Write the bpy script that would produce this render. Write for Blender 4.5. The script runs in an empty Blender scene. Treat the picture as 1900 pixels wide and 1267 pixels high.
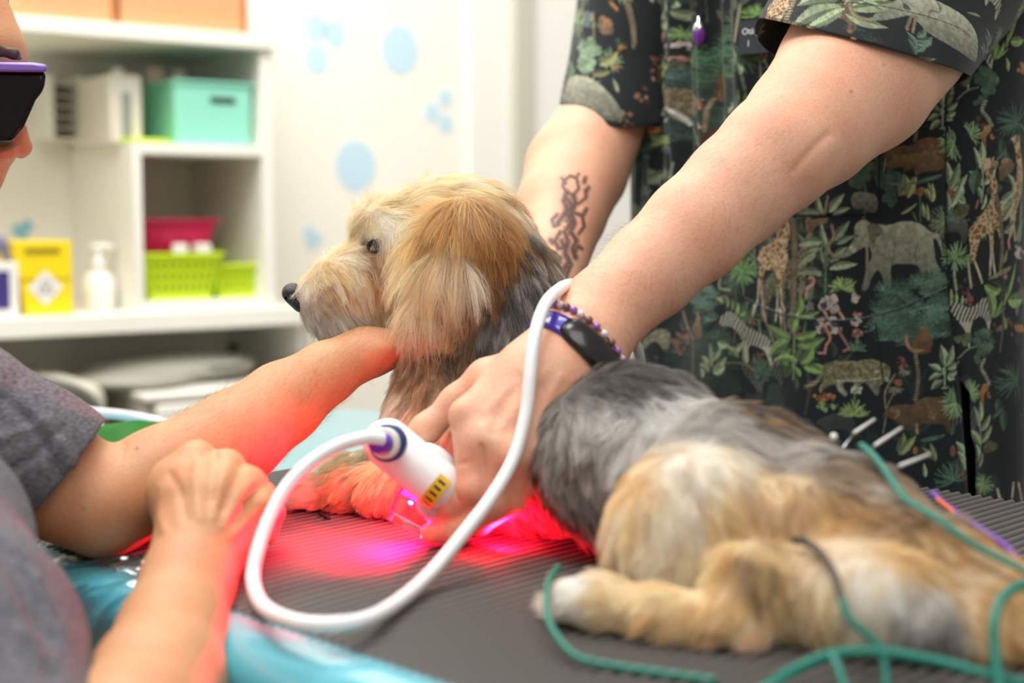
import bpy, math, random
import numpy as np
from mathutils import Vector, Matrix
from mathutils.kdtree import KDTree
from mathutils.bvhtree import BVHTree

sc = bpy.context.scene
COL = sc.collection
rng = np.random.default_rng(7)
random.seed(7)

# ------------------------------------------------------------------ camera, world, lights
F = 2639.0                      # focal length in pixels of a 1900 px wide frame (50 mm on 36 mm)
TOP = 0.80                      # height of the mat's upper surface
CAM = np.array([0.0, 0.0, TOP + 0.22])
PITCH = math.radians(5.06)
FW = np.array([0, math.cos(PITCH), -math.sin(PITCH)])
UP = np.array([0, math.sin(PITCH), math.cos(PITCH)])
RT = np.array([1.0, 0, 0])
cam_d = bpy.data.cameras.new('camera')
cam_d.lens = 50; cam_d.sensor_width = 36; cam_d.clip_start = 0.05; cam_d.clip_end = 50
cam_d.dof.use_dof = True; cam_d.dof.focus_distance = 1.078; cam_d.dof.aperture_fstop = 3.3
cam_d.dof.aperture_blades = 9
cam = bpy.data.objects.new('camera', cam_d); COL.objects.link(cam)
cam.location = CAM; cam.rotation_euler = (math.pi / 2 - PITCH, 0, 0)
sc.camera = cam

world = bpy.data.worlds.new('world'); sc.world = world; world.use_nodes = True
bgn = world.node_tree.nodes['Background']
bgn.inputs[0].default_value = (1.0, 0.96, 0.89, 1); bgn.inputs[1].default_value = 0.42

def area_light(name, loc, target, size, size_y, power, color=(1, 1, 1)):
    l = bpy.data.lights.new(name, 'AREA'); l.shape = 'RECTANGLE'; l.size = size; l.size_y = size_y
    l.energy = power; l.color = color
    o = bpy.data.objects.new(name, l); COL.objects.link(o); o.location = loc
    o.rotation_euler = (Vector(target) - Vector(loc)).to_track_quat('-Z', 'Y').to_euler()
    return o
area_light('ceiling_panel_over_table', (-0.55, 0.75, 2.7), (-0.1, 1.1, 0.8), 1.2, 0.6, 26, (1.0, 0.97, 0.93))
area_light('ceiling_panel_near_shelves', (-0.35, 1.75, 2.7), (-0.1, 2.9, 1.0), 1.6, 0.8, 43, (1.0, 0.97, 0.91))
area_light('ceiling_panel_behind_camera', (0.3, -0.7, 2.6), (0.1, 1.1, 0.9), 1.2, 1.2, 15, (1.0, 0.98, 0.96))

sc.view_settings.view_transform = 'Standard'
sc.view_settings.look = 'None'
sc.view_settings.gamma = 1.0
sc.view_settings.use_curve_mapping = False
sc.view_settings.exposure = 0.18
sc.cycles.use_denoising = True
sc.cycles.max_bounces = 8
sc.cycles.diffuse_bounces = 4
sc.cycles.transparent_max_bounces = 16

# ------------------------------------------------------------------ helpers
def W(px, py, d):
    return CAM + d * (FW + (px - 950.0) / F * RT - (py - 633.5) / F * UP)
def WV(px, py, d): return Vector(W(px, py, d))
def PX(P):
    q = np.asarray(P, float) - CAM
    d = q @ FW
    return 950 + F * (q @ RT) / d, 633.5 - F * (q @ UP) / d, d
def ray_z(px, py, z):
    r = FW + (px - 950.0) / F * RT - (py - 633.5) / F * UP
    t = (z - CAM[2]) / r[2]
    return CAM + t * r
def s2l(c):
    c = np.asarray(c, float) / 255.0
    return np.where(c <= 0.04045, c / 12.92, ((c + 0.055) / 1.055) ** 2.4)
def nrm(v):
    v = np.asarray(v, float)
    return v / (np.linalg.norm(v, axis=-1, keepdims=True) + 1e-12)

def tag(o, label=None, cat=None, group=None, kind=None):
    if label: o['label'] = label
    if cat: o['category'] = cat
    if group: o['group'] = group
    if kind: o['kind'] = kind
    return o
def empty(name, loc=(0, 0, 0), rz=0.0):
    o = bpy.data.objects.new(name, None); COL.objects.link(o)
    o.location = loc; o.rotation_euler = (0, 0, rz); o.empty_display_size = 0.05
    return o
def obj_from(name, V, Fc, mat, parent=None, smooth=True, col=None, local=False):
    """one mesh object; V in world coordinates unless local"""
    me = bpy.data.meshes.new(name)
    V = np.asarray(V, float)
    if isinstance(Fc, np.ndarray):
        n = len(Fc); k = Fc.shape[1]
        me.vertices.add(len(V)); me.vertices.foreach_set('co', V.ravel())
        me.loops.add(n * k); me.loops.foreach_set('vertex_index', Fc.ravel().astype(np.int32))
        me.polygons.add(n)
        me.polygons.foreach_set('loop_start', np.arange(n, dtype=np.int32) * k)
        me.update(calc_edges=True)
    else:
        me.from_pydata([tuple(v) for v in V], [], [tuple(int(i) for i in f) for f in Fc])
        me.update()
    me.validate()
    if smooth: me.polygons.foreach_set('use_smooth', np.ones(len(me.polygons), bool))
    if col is not None:
        a = me.color_attributes.new('col', 'FLOAT_COLOR', 'POINT')
        c4 = np.ones((len(V), 4), np.float32); c4[:, :3] = col
        a.data.foreach_set('color', c4.ravel())
    if mat: me.materials.append(mat)
    o = bpy.data.objects.new(name, me); COL.objects.link(o)
    if parent is not None:
        o.parent = parent
        if not local:
            o.matrix_parent_inverse = parent_mat(parent).inverted()
    return o
def parent_mat(p):
    m = Matrix.LocRotScale(p.location, p.rotation_euler, p.scale)
    return parent_mat(p.parent) @ p.matrix_parent_inverse @ m if p.parent else m

class MB:
    """collects primitives into one mesh"""
    def __init__(s): s.V = []; s.Fc = []; s.n = 0
    def add(s, V, Fc):
        V = np.asarray(V, float).reshape(-1, 3)
        s.V.append(V); s.Fc += [tuple(int(i) + s.n for i in f) for f in Fc]; s.n += len(V)
        return s
    def box(s, c, size, rz=0.0, taper=1.0):
        x, y, z = [v / 2 for v in size]
        P = np.array([[sx * x * (taper if sz < 0 else 1), sy * y * (taper if sz < 0 else 1), sz * z]
                      for sz in (-1, 1) for sy in (-1, 1) for sx in (-1, 1)])
        ca, sa = math.cos(rz), math.sin(rz)
        P = P @ np.array([[ca, sa, 0], [-sa, ca, 0], [0, 0, 1]]) + np.asarray(c, float)
        return s.add(P, [(0, 2, 3, 1), (4, 5, 7, 6), (0, 1, 5, 4), (2, 6, 7, 3), (0, 4, 6, 2), (1, 3, 7, 5)])
    def lathe(s, c, prof, n=32, R=None, caps=True):
        """prof: list of (r,z)"""
        V = []
        for r, z in prof:
            for i in range(n):
                a = 2 * math.pi * i / n
                V.append((r * math.cos(a), r * math.sin(a), z))
        Fc = []
        for j in range(len(prof) - 1):
            for i in range(n):
                k = (i + 1) % n
                Fc.append((j * n + i, j * n + k, (j + 1) * n + k, (j + 1) * n + i))
        if caps:
            Fc.append(tuple(range(n - 1, -1, -1))); Fc.append(tuple((len(prof) - 1) * n + i for i in range(n)))
        V = np.array(V)
        if R is not None: V = V @ np.asarray(R).T
        return s.add(V + np.asarray(c, float), Fc)
    def tube(s, pts, rad, n=12, closed=False):
        pts = np.asarray(pts, float); m = len(pts)
        rad = np.broadcast_to(np.asarray(rad, float), (m,))
        T = nrm(np.gradient(pts, axis=0))
        N = np.zeros_like(pts)
        a = np.array([0, 0, 1.0]) if abs(T[0][2]) < 0.9 else np.array([1.0, 0, 0])
        v = nrm(a - T[0] * (a @ T[0]))
        for i in range(m):
            v = nrm(v - T[i] * (v @ T[i])); N[i] = v
        B = np.cross(T, N)
        ang = np.arange(n) * 2 * math.pi / n
        V = (pts[:, None] + rad[:, None, None] * (N[:, None] * np.cos(ang)[None, :, None] + B[:, None] * np.sin(ang)[None, :, None])).reshape(-1, 3)
        Fc = []
        for j in range(m - 1):
            for i in range(n):
                k = (i + 1) % n
                Fc.append((j * n + i, j * n + k, (j + 1) * n + k, (j + 1) * n + i))
        Fc.append(tuple(range(n - 1, -1, -1))); Fc.append(tuple((m - 1) * n + i for i in range(n)))
        return s.add(V, Fc)
    def build(s, name, mat, parent=None, smooth=False, bevel=0.0, seg=2, local=False, sub=0):
        o = obj_from(name, np.concatenate(s.V), s.Fc, mat, parent, smooth, local=local)
        if bevel:
            m = o.modifiers.new('bevel', 'BEVEL'); m.width = bevel; m.segments = seg; m.limit_method = 'ANGLE'
            for p in o.data.polygons: p.use_smooth = True
            try: o.data.set_sharp_from_angle(angle=math.radians(40))
            except Exception: pass
        if sub:
            m = o.modifiers.new('sub', 'SUBSURF'); m.levels = sub; m.render_levels = sub
        return o

def spline(pts, n=60):
    """Catmull-Rom through pts"""
    P = np.asarray(pts, float)
    P = np.vstack([2 * P[0] - P[1], P, 2 * P[-1] - P[-2]])
    m = len(P) - 3
    out = []
    for t in np.linspace(0, m - 1e-9, n):
        i = int(t); u = t - i
        p0, p1, p2, p3 = P[i:i + 4]
        out.append(0.5 * ((2 * p1) + (-p0 + p2) * u + (2 * p0 - 5 * p1 + 4 * p2 - p3) * u * u + (-p0 + 3 * p1 - 3 * p2 + p3) * u ** 3))
    return np.array(out)

# value noise on arbitrary 3-D points
_perm = np.random.default_rng(3).integers(0, 2 ** 31, 4096)
def _h(i, j, k, s):
    return (_perm[(i * 73 + _perm[(j * 151 + _perm[(k * 37 + s * 11) & 4095]) & 4095]) & 4095] & 0xffff) / 65535.0
def vnoise(P, scale, seed=0):
    Q = np.asarray(P, float) * scale + 1000.0
    I = np.floor(Q).astype(np.int64); f = Q - I; f = f * f * (3 - 2 * f)
    out = 0
    for dx in (0, 1):
        for dy in (0, 1):
            for dz in (0, 1):
                w = (f[:, 0] if dx else 1 - f[:, 0]) * (f[:, 1] if dy else 1 - f[:, 1]) * (f[:, 2] if dz else 1 - f[:, 2])
                out = out + w * _h(I[:, 0] + dx, I[:, 1] + dy, I[:, 2] + dz, seed)
    return out  # 0..1

# ------------------------------------------------------------------ materials
def mat_new(name):
    m = bpy.data.materials.new(name); m.use_nodes = True
    return m, m.node_tree.nodes, m.node_tree.links, m.node_tree.nodes['Principled BSDF']
def lin(c):
    return tuple(float(x) for x in s2l(c)) + (1.0,)
def mat_simple(name, rgb, rough=0.5, metal=0.0, spec=0.5, noise=0.0, nscale=40, bump=0.0, coat=0.0, trans=0.0, emis=None, estr=0.0, sss=0.0, alpha=1.0):
    m, N, L, b = mat_new(name)
    b.inputs['Base Color'].default_value = lin(rgb)
    b.inputs['Roughness'].default_value = rough; b.inputs['Metallic'].default_value = metal
    b.inputs['Specular IOR Level'].default_value = spec
    b.inputs['Coat Weight'].default_value = coat
    b.inputs['Transmission Weight'].default_value = trans
    b.inputs['Alpha'].default_value = alpha
    if sss:
        b.inputs['Subsurface Weight'].default_value = sss; b.inputs['Subsurface Scale'].default_value = 0.01
        b.inputs['Subsurface Radius'].default_value = (1, 0.4, 0.2)
    if emis is not None:
        b.inputs['Emission Color'].default_value = lin(emis); b.inputs['Emission Strength'].default_value = estr
    tc = N.new('ShaderNodeTexCoord'); nt = N.new('ShaderNodeTexNoise'); nt.inputs['Scale'].default_value = nscale
    nt.inputs['Detail'].default_value = 5
    L.new(tc.outputs['Object'], nt.inputs['Vector'])
    if noise:
        mx = N.new('ShaderNodeMix'); mx.data_type = 'RGBA'; mx.blend_type = 'MULTIPLY'
        mx.inputs[0].default_value = 1.0
        mr = N.new('ShaderNodeMapRange'); mr.inputs['To Min'].default_value = 1 - noise; mr.inputs['To Max'].default_value = 1 + noise
        L.new(nt.outputs['Fac'], mr.inputs['Value'])
        mx.inputs[6].default_value = lin(rgb); L.new(mr.outputs[0], mx.inputs[7]); L.new(mx.outputs[2], b.inputs['Base Color'])
    if bump:
        bp = N.new('ShaderNodeBump'); bp.inputs['Strength'].default_value = bump; bp.inputs['Distance'].default_value = 0.002
        L.new(nt.outputs['Fac'], bp.inputs['Height']); L.new(bp.outputs[0], b.inputs['Normal'])
    return m

# ------------------------------------------------------------------ signed-distance modelling -> one continuous mesh
class SDF:
    def __init__(s): s.P = []
    def rc(s, a, b, ra, rb, k=0.01, flat=None, sub=False):
        """tapered capsule; flat=(axis, scale): thickness along axis times scale"""
        s.P.append(('c', np.array(a, float), np.array(b, float), ra, rb, k, flat, sub)); return s
    def ell(s, c, R, rad, k=0.01, sub=False):
        s.P.append(('e', np.array(c, float), np.array(R, float), np.array(rad, float), None, k, None, sub)); return s
    def chain(s, pts, k=0.006, flat=None):
        """pts: (px,py,depth,radius_px)"""
        Q = [(W(*p[:3]), p[3] * p[2] / F) for p in pts]
        for (a, ra), (b, rb) in zip(Q[:-1], Q[1:]): s.rc(a, b, ra, rb, k, flat)
        return s
    def ellp(s, px, py, d, rx, ry, rz, rot=0, yaw=0, k=0.012, sub=False):
        """ellipsoid in picture-parallel axes: rx,ry in px, rz in metres, rot = clockwise in picture, yaw = long axis turned towards camera (+)"""
        r, y = math.radians(rot), math.radians(yaw)
        ex = math.cos(r) * RT - math.sin(r) * UP
        ey = -math.sin(r) * RT - math.cos(r) * UP
        ez = FW.copy()
        ex, ez = math.cos(y) * ex - math.sin(y) * ez, math.sin(y) * ex + math.cos(y) * ez
        return s.ell(W(px, py, d), np.array([ex, ey, ez]), (rx * d / F, ry * d / F, rz), k, sub)
    def bounds(s):
        lo, hi = [], []
        for p in s.P:
            if p[0] == 'c':
                r = max(p[3], p[4]) * (max(1.0, p[6][1]) if p[6] else 1)
                lo.append(np.minimum(p[1], p[2]) - r); hi.append(np.maximum(p[1], p[2]) + r)
            else:
                e = np.sqrt(((p[2] * p[3][:, None]) ** 2).sum(0))
                lo.append(p[1] - e); hi.append(p[1] + e)
        return lo, hi
    def mesh(s, h, clip_lo=None, clip_hi=None, disp=None):
        los, his = s.bounds()
        lo = np.min([l for l, p in zip(los, s.P) if not p[7]], axis=0) - 4 * h
        hi = np.max([l for l, p in zip(his, s.P) if not p[7]], axis=0) + 4 * h
        if clip_lo is not None: lo = np.maximum(lo, clip_lo)
        if clip_hi is not None: hi = np.minimum(hi, clip_hi)
        n = np.ceil((hi - lo) / h).astype(int) + 1
        vol = np.full(n, 1.0, np.float32)
        for p, l, u in zip(s.P, los, his):
            k = p[5]; m = k + 3 * h
            i0 = np.clip(np.floor((l - m - lo) / h).astype(int), 0, n - 1); i1 = np.clip(np.ceil((u + m - lo) / h).astype(int) + 1, 1, n)
            if np.any(i1 <= i0): continue
            X = (lo[0] + h * np.arange(i0[0], i1[0])).astype(np.float32)[:, None, None]
            Y = (lo[1] + h * np.arange(i0[1], i1[1])).astype(np.float32)[None, :, None]
            Z = (lo[2] + h * np.arange(i0[2], i1[2])).astype(np.float32)[None, None, :]
            if p[0] == 'c':
                a, b, ra, rb, fl = p[1], p[2], p[3], p[4], p[6]
                x, y, z = X - a[0], Y - a[1], Z - a[2]
                ab = b - a
                sc_ = 1.0
                if fl is not None:
                    ax = nrm(fl[0]); f = fl[1]; g = 1 / f - 1
                    q = x * ax[0] + y * ax[1] + z * ax[2]
                    x = x + g * q * ax[0]; y = y + g * q * ax[1]; z = z + g * q * ax[2]
                    ab = ab + g * (ab @ ax) * ax; sc_ = min(f, 1.0)
                L2 = float(ab @ ab) + 1e-12
                t = np.clip((x * ab[0] + y * ab[1] + z * ab[2]) / L2, 0, 1)
                d = np.sqrt((x - t * ab[0]) ** 2 + (y - t * ab[1]) ** 2 + (z - t * ab[2]) ** 2) - (ra + (rb - ra) * t)
                d = d * sc_
            else:
                c, R, r = p[1], p[2], p[3]
                x, y, z = X - c[0], Y - c[1], Z - c[2]
                k0 = 0; k1 = 0
                for i in range(3):
                    q = x * R[i][0] + y * R[i][1] + z * R[i][2]
                    k0 = k0 + (q / r[i]) ** 2; k1 = k1 + (q / r[i] ** 2) ** 2
                k0 = np.sqrt(k0); k1 = np.sqrt(k1) + 1e-9
                d = k0 * (k0 - 1) / k1
            sl = tuple(slice(i0[j], i1[j]) for j in range(3))
            v = vol[sl]
            if p[7]:
                hh = np.maximum(k - np.abs(v + d), 0) / k
                vol[sl] = np.maximum(v, -d) + hh * hh * k * 0.25
            else:
                hh = np.maximum(k - np.abs(v - d), 0) / k
                vol[sl] = np.minimum(v, d) - hh * hh * k * 0.25
        # closed at the clip planes
        vol[0] = np.maximum(vol[0], h); vol[-1] = np.maximum(vol[-1], h)
        vol[:, 0] = np.maximum(vol[:, 0], h); vol[:, -1] = np.maximum(vol[:, -1], h)
        vol[:, :, 0] = np.maximum(vol[:, :, 0], h); vol[:, :, -1] = np.maximum(vol[:, :, -1], h)
        return surface_nets(vol, lo, h)

def surface_nets(vol, lo, h):
    ins = vol < 0
    n = np.array(vol.shape)
    cs = np.zeros(n - 1, np.uint8)
    for dx in (0, 1):
        for dy in (0, 1):
            for dz in (0, 1):
                cs += ins[dx:n[0] - 1 + dx, dy:n[1] - 1 + dy, dz:n[2] - 1 + dz]
    act = np.argwhere((cs > 0) & (cs < 8))
    idx = np.full(n - 1, -1, np.int32); idx[act[:, 0], act[:, 1], act[:, 2]] = np.arange(len(act))
    corners = [(i, j, k) for i in (0, 1) for j in (0, 1) for k in (0, 1)]
    val = {c: vol[act[:, 0] + c[0], act[:, 1] + c[1], act[:, 2] + c[2]] for c in corners}
    acc = np.zeros((len(act), 3)); cnt = np.zeros(len(act))
    for c in corners:
        for ax in range(3):
            if c[ax]: continue
            c2 = list(c); c2[ax] = 1; c2 = tuple(c2)
            a, b = val[c], val[c2]
            m = (a < 0) != (b < 0)
            t = np.where(m, a / np.where(m, a - b, 1), 0)
            p = np.zeros((len(act), 3)); p[:] = c; p[:, ax] = t
            acc += p * m[:, None]; cnt += m
    V = lo + h * (act + acc / cnt[:, None])
    faces = []
    for ax in range(3):
        u, v = (ax + 1) % 3, (ax + 2) % 3
        sa = [slice(None)] * 3; sb = [slice(None)] * 3; sa[ax] = slice(0, -1); sb[ax] = slice(1, None)
        e = np.argwhere(ins[tuple(sa)] != ins[tuple(sb)])
        e = e[(e[:, u] > 0) & (e[:, v] > 0) & (e[:, u] < n[u] - 1) & (e[:, v] < n[v] - 1)]
        fl = ins[e[:, 0], e[:, 1], e[:, 2]]
        def g(du, dv):
            q = e.copy(); q[:, u] -= du; q[:, v] -= dv
            return idx[q[:, 0], q[:, 1], q[:, 2]]
        Q = np.stack([g(1, 1), g(0, 1), g(0, 0), g(1, 0)], 1)
        Q[~fl] = Q[~fl][:, ::-1]
        faces.append(Q)
    Fc = np.concatenate(faces)
    Fc = Fc[(Fc >= 0).all(1)]
    # light smoothing
    for lam in (0.5, -0.52, 0.5, -0.52, 0.5):
        s_ = np.zeros_like(V); c_ = np.zeros(len(V))
        for i in range(4):
            a, b = Fc[:, i], Fc[:, (i + 1) % 4]
            for j in range(3):
                s_[:, j] += np.bincount(a, V[b, j], len(V)); s_[:, j] += np.bincount(b, V[a, j], len(V))
            c_ += np.bincount(a, minlength=len(V)) + np.bincount(b, minlength=len(V))
        V = V + lam * (s_ / c_[:, None] - V)
    return V, Fc
def vnormals(V, Fc):
    a, b, c, d = (V[Fc[:, i]] for i in range(4))
    fn = np.cross(c - a, d - b)
    N = np.zeros_like(V)
    for i in range(4):
        for j in range(3): N[:, j] += np.bincount(Fc[:, i], fn[:, j], len(V))
    return nrm(N)
# ------------------------------------------------------------------ the room behind: a wall running away to the right
BW = np.array([0.809, 0.588, 0.0]); BM = np.array([-0.588, 0.809, 0.0]); BP = np.array([-0.518, 2.4, 0.0]); BRZ = math.radians(36.0)
def bs(px, q=0.0):
    """distance along the wall where column px meets the plane q metres behind the shelf fronts"""
    t = (px - 950.0) / F; o = BP + BM * q
    return (t * o[1] - o[0]) / (BW[0] - t * BW[1])
def bpt(s, q, z): return BP + BW * s + BM * q + np.array([0, 0, z])
def bz(px, py, q=0.0):
    p = bpt(bs(px, q), q, 0); d = (p - CAM) @ FW
    # height whose picture row is py
    lo, hi = -1.0, 4.0
    for _ in range(40):
        m = (lo + hi) / 2; P_ = p.copy(); P_[2] = m
        if PX(P_)[1] > py: lo = m
        else: hi = m
    return lo
def bbox(mb, s0, s1, q0, q1, z0, z1):
    c = bpt((s0 + s1) / 2, (q0 + q1) / 2, (z0 + z1) / 2)
    return mb.box(c, (s1 - s0, q1 - q0, z1 - z0), BRZ)

M_wall = mat_simple('warm_white_wall_paint', (244, 240, 228), 0.75, noise=0.03, nscale=6, bump=0.05)
M_lam = mat_simple('white_laminate', (240, 238, 228), 0.4, noise=0.02, nscale=10)
M_floor = mat_simple('grey_vinyl_floor', (176, 172, 162), 0.45, noise=0.08, nscale=8)
M_spot = mat_simple('pale_blue_vinyl', (196, 224, 238), 0.7, noise=0.02)
M_spot2 = mat_simple('light_aqua_vinyl', (150, 205, 215), 0.7, noise=0.02)
M_trim = mat_simple('grey_beige_trim', (196, 194, 178), 0.6, noise=0.03)
M_door = mat_simple('white_door_paint', (240, 239, 232), 0.5, noise=0.02)

def structure(o): o['kind'] = 'structure'; return o
mb = MB(); bbox(mb, -1.7, 3.4, 0.30, 0.40, 0, 2.75); structure(mb.build('wall_back', M_wall))
mb = MB(); mb.box((0.4, 1.0, -0.05), (8, 8, 0.1)); structure(mb.build('floor', M_floor))
sd = bs(941, .30)
mb = MB(); bbox(mb, sd, bs(976, .30), 0.27, 0.30, 0, 2.3); structure(mb.build('trim_1', M_trim, bevel=0.003))
mb = MB(); bbox(mb, bs(866, .30), sd, 0.288, 0.30, 0, 2.3); structure(mb.build('trim_2', M_door, bevel=0.002))
mb = MB(); bbox(mb, bs(977, .30), bs(977, .30) + 0.95, 0.285, 0.30, 0.01, 2.3); structure(mb.build('door_1', M_door, bevel=0.002))
mb = MB(); bbox(mb, bs(600, .30), bs(860, .30), 0.285, 0.30, 0, 0.09); structure(mb.build('baseboard_back', M_door, bevel=0.003))

def sticker(name, blobs, label, mat, group=None):
    """rounded spots: (px,py,half-height px)"""
    mb = MB()
    for px, py, r in blobs:
        q = 0.2988; s = bs(px, q); z = bz(px, py, q); p = bpt(s, q, z); R_ = r * ((p - CAM) @ FW) / F
        n = 40; a = np.arange(n) * 2 * math.pi / n
        V = np.concatenate([bpt(0, 0, 0) * 0 + p + np.outer(np.cos(a) * R_ * 0.9, BW) + np.outer(np.sin(a) * R_, [0, 0, 1]) - BM * h for h in (0.0, -0.0012)])
        mb.add(V, [tuple(range(n)), tuple(range(2 * n - 1, n - 1, -1))] + [(i, i + n, (i + 1) % n + n, (i + 1) % n) for i in range(n)])
    return tag(mb.build(name, mat), label, 'wall sticker', 'pale blue wall stickers')
sticker('wall_sticker', [(590, 50, 27), (627, 62, 28), (592, 110, 29)], 'cluster of three pale blue spots high on the wall near the shelf end', M_spot)
sticker('wall_sticker', [(745, 92, 46)], 'large round pale blue spot high on the wall between the two spot clusters', M_spot)
sticker('wall_sticker', [(828, 182, 17), (803, 209, 18), (828, 229, 18)], 'small cluster of three pale blue spots nearest the grey door frame', M_spot)
sticker('wall_sticker', [(662, 308, 47)], "large round pale blue spot low on the wall above the dog's brow", M_spot)
sticker('wall_sticker', [(575, 432, 13), (592, 442, 10), (578, 452, 12)], "small pale blue spots on the wall just above the dog's nose", M_spot)
sticker('wall_sticker', [(36, 428, 13), (54, 420, 12), (46, 440, 9)], 'small aqua spots on the wall above the yellow waste box', M_spot2)

# ---- wall shelf with counter board, cubby and top board
sh = empty('wall_shelf', tuple(bpt(0, 0.15, 0.83)), BRZ)
tag(sh, 'white laminate wall shelf with a cubby, standing along the spotted wall', 'shelf')
SL, SR = -1.55, bs(508)
ZC, ZM, ZT = 0.862, bz(380, 268), bz(380, 56)
mb = MB(); bbox(mb, SL, bs(512), -0.01, 0.299, ZT - 0.024, ZT); mb.build('top_board', M_lam, sh, bevel=0.0015)
mb = MB(); bbox(mb, SL, bs(585), -0.02, 0.299, ZC - 0.032, ZC); mb.build('counter_board', M_lam, sh, bevel=0.003)
mb = MB(); bbox(mb, bs(490), bs(512), 0, 0.299, ZC, ZT - 0.024); mb.build('side_panel', M_lam, sh, bevel=0.0015)
mb = MB(); bbox(mb, bs(252), bs(268), 0, 0.299, ZC, ZM); mb.build('divider_panel', M_lam, sh, bevel=0.0015)
mb = MB(); bbox(mb, bs(252), bs(490), 0, 0.299, ZM - 0.018, ZM); mb.build('cubby_shelf', M_lam, sh, bevel=0.0015)
mb = MB(); bbox(mb, bs(268), bs(490), 0.004, 0.299, ZC, ZC + 0.016); mb.build('cubby_floor', M_lam, sh, bevel=0.0015)
mb = MB(); bbox(mb, bs(560), bs(583), 0.02, 0.299, 0.0, ZC - 0.032); mb.build('end_panel', M_lam, sh, bevel=0.0015)
mb = MB(); bbox(mb, bs(-420), bs(-400), 0.02, 0.299, 0.0, ZC - 0.032); mb.build('end_panel', M_lam, sh, bevel=0.0015)
ZF = ZC + 0.016

# cardboard boxes on the top board
M_card = mat_simple('tan_cardboard', (214, 158, 112), 0.8, noise=0.06, nscale=30)
M_tape = mat_simple('brown_packing_tape', (184, 116, 62), 0.4)
for x0, x1, lab in [(62, 232, 'tan cardboard box on the top board, the one above the binders'), (240, 470, 'wide tan cardboard box on the top board above the mint basket')]:
    c = empty('cardboard_box', tuple(bpt((bs(x0) + bs(x1)) / 2, 0.12, ZT)), BRZ); tag(c, lab, 'box', 'cardboard boxes on the top board')
    mb = MB(); bbox(mb, bs(x0), bs(x1), 0.012, 0.26, ZT + 0.0005, ZT + 0.22); mb.build('carton', M_card, c, bevel=0.003)
    mb = MB(); bbox(mb, bs(x1 - 9), bs(x1 + 1), 0.010, 0.012, ZT + 0.001, ZT + 0.22); mb.build('tape', M_tape, c)

def tub(name, px0, px1, z0, hgt, q0, dep, mat, label, cat, taper=0.84, slots=True, group=None, handle=False, wall=0.002):
    """open plastic basket, wider at the rim"""
    s0, s1 = bs(px0, q0), bs(px1, q0); w = s1 - s0; cs_ = (s0 + s1) / 2; cq = q0 + dep / 2
    t = empty(name, tuple(bpt(cs_, cq, z0)), BRZ); tag(t, label, cat, group)
    mb = MB()
    def ring(z, k, inset=0.0, rr=0.012):
        hw, hd = w / 2 * k - inset, dep / 2 * k - inset; P = []
        for sx, sy, a0 in [(1, 1, 0), (-1, 1, 90), (-1, -1, 180), (1, -1, 270)]:
            for a in np.linspace(a0, a0 + 90, 5):
                P.append(bpt(cs_ + sx * (hw - rr) + rr * math.cos(math.radians(a)), cq + sy * (hd - rr) + rr * math.sin(math.radians(a)), z))
        return P
    rings = [ring(z0, taper), ring(z0 + hgt, 1.0), ring(z0 + hgt, 1.0, wall), ring(z0 + wall, taper, wall)]
    V = sum(rings, []); n = 20; Fc = []
    for j in range(3):
        for i in range(n): Fc.append((j * n + i, j * n + (i + 1) % n, (j + 1) * n + (i + 1) % n, (j + 1) * n + i))
    Fc.append(tuple(range(n - 1, -1, -1))); Fc.append(tuple(range(3 * n, 4 * n)))
    mb.add(V, Fc); mb.build('basket_wall', mat, t, smooth=False)
    rm = ring(z0 + hgt - 0.002, 1.0, -0.002); rm.append(rm[0])
    MB().tube(np.array(rm), 0.0028, 8).build('rim', mat, t, smooth=True)
    if slots:
        mb = MB(); nx = 9
        for r_ in range(3):
            for i in range(nx):
                k = taper + (1 - taper) * (0.28 + 0.24 * r_)
                mb.box(bpt(cs_ + (i - (nx - 1) / 2) * w * k / (nx + 1), cq - dep / 2 * k - 0.0004, z0 + hgt * (0.28 + 0.24 * r_)), (w * 0.045, 0.001, hgt * 0.15), BRZ)
        mb.build('slots', mat_simple('basket_slot_shadow_gap', tuple(int(v * .62) for v in mat['rgb']), 0.8), t)
    if handle:
        mb = MB(); mb.box(bpt(cs_ + w * 0.1, q0 - 0.0002, z0 + hgt * 0.72), (w * 0.32, 0.002, hgt * 0.10), BRZ)
        mb.build('handle_opening', M_dk, t, bevel=0.0008)
    return t
M_dk = mat_simple('dark_green_grey', (56, 74, 66), 0.8)
def pl(name, rgb, r=0.35):
    m = mat_simple(name, rgb, r); m['rgb'] = rgb; return m
M_mint, M_lime, M_pink = pl('mint_plastic', (150, 226, 202)), pl('lime_green_plastic', (208, 236, 22)), pl('raspberry_plastic', (206, 24, 82))
M_cream = mat_simple('cream_plastic', (226, 220, 206), 0.5)
M_gry = mat_simple('mid_grey_plastic', (150, 150, 146), 0.5)
M_pk = mat_simple('pale_pink_wrapper', (232, 204, 196), 0.4)
tub('mint_basket', 332, 476, ZM, bz(400, 152, .02) - ZM, 0.02, 0.21, M_mint, 'mint green plastic basket standing on the cubby', 'basket', 0.97, False, None, True)
tub('lime_basket', 268, 418, ZF, bz(340, 470, .02) - ZF, 0.015, 0.17, M_lime, 'larger lime green slotted basket in the cubby under the raspberry basket', 'basket', 0.80, True, 'lime baskets in the cubby')
tub('lime_basket', 404, 489, ZF, bz(450, 490, .03) - ZF, 0.03, 0.14, M_lime, 'smaller lime green basket in the cubby beside the side panel', 'basket', 0.86, True, 'lime baskets in the cubby')
tub('raspberry_basket', 262, 408, bz(340, 466, .06), 0.054, 0.06, 0.17, M_pink, 'raspberry red basket stacked on the larger lime basket', 'basket', 0.84, False)
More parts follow.
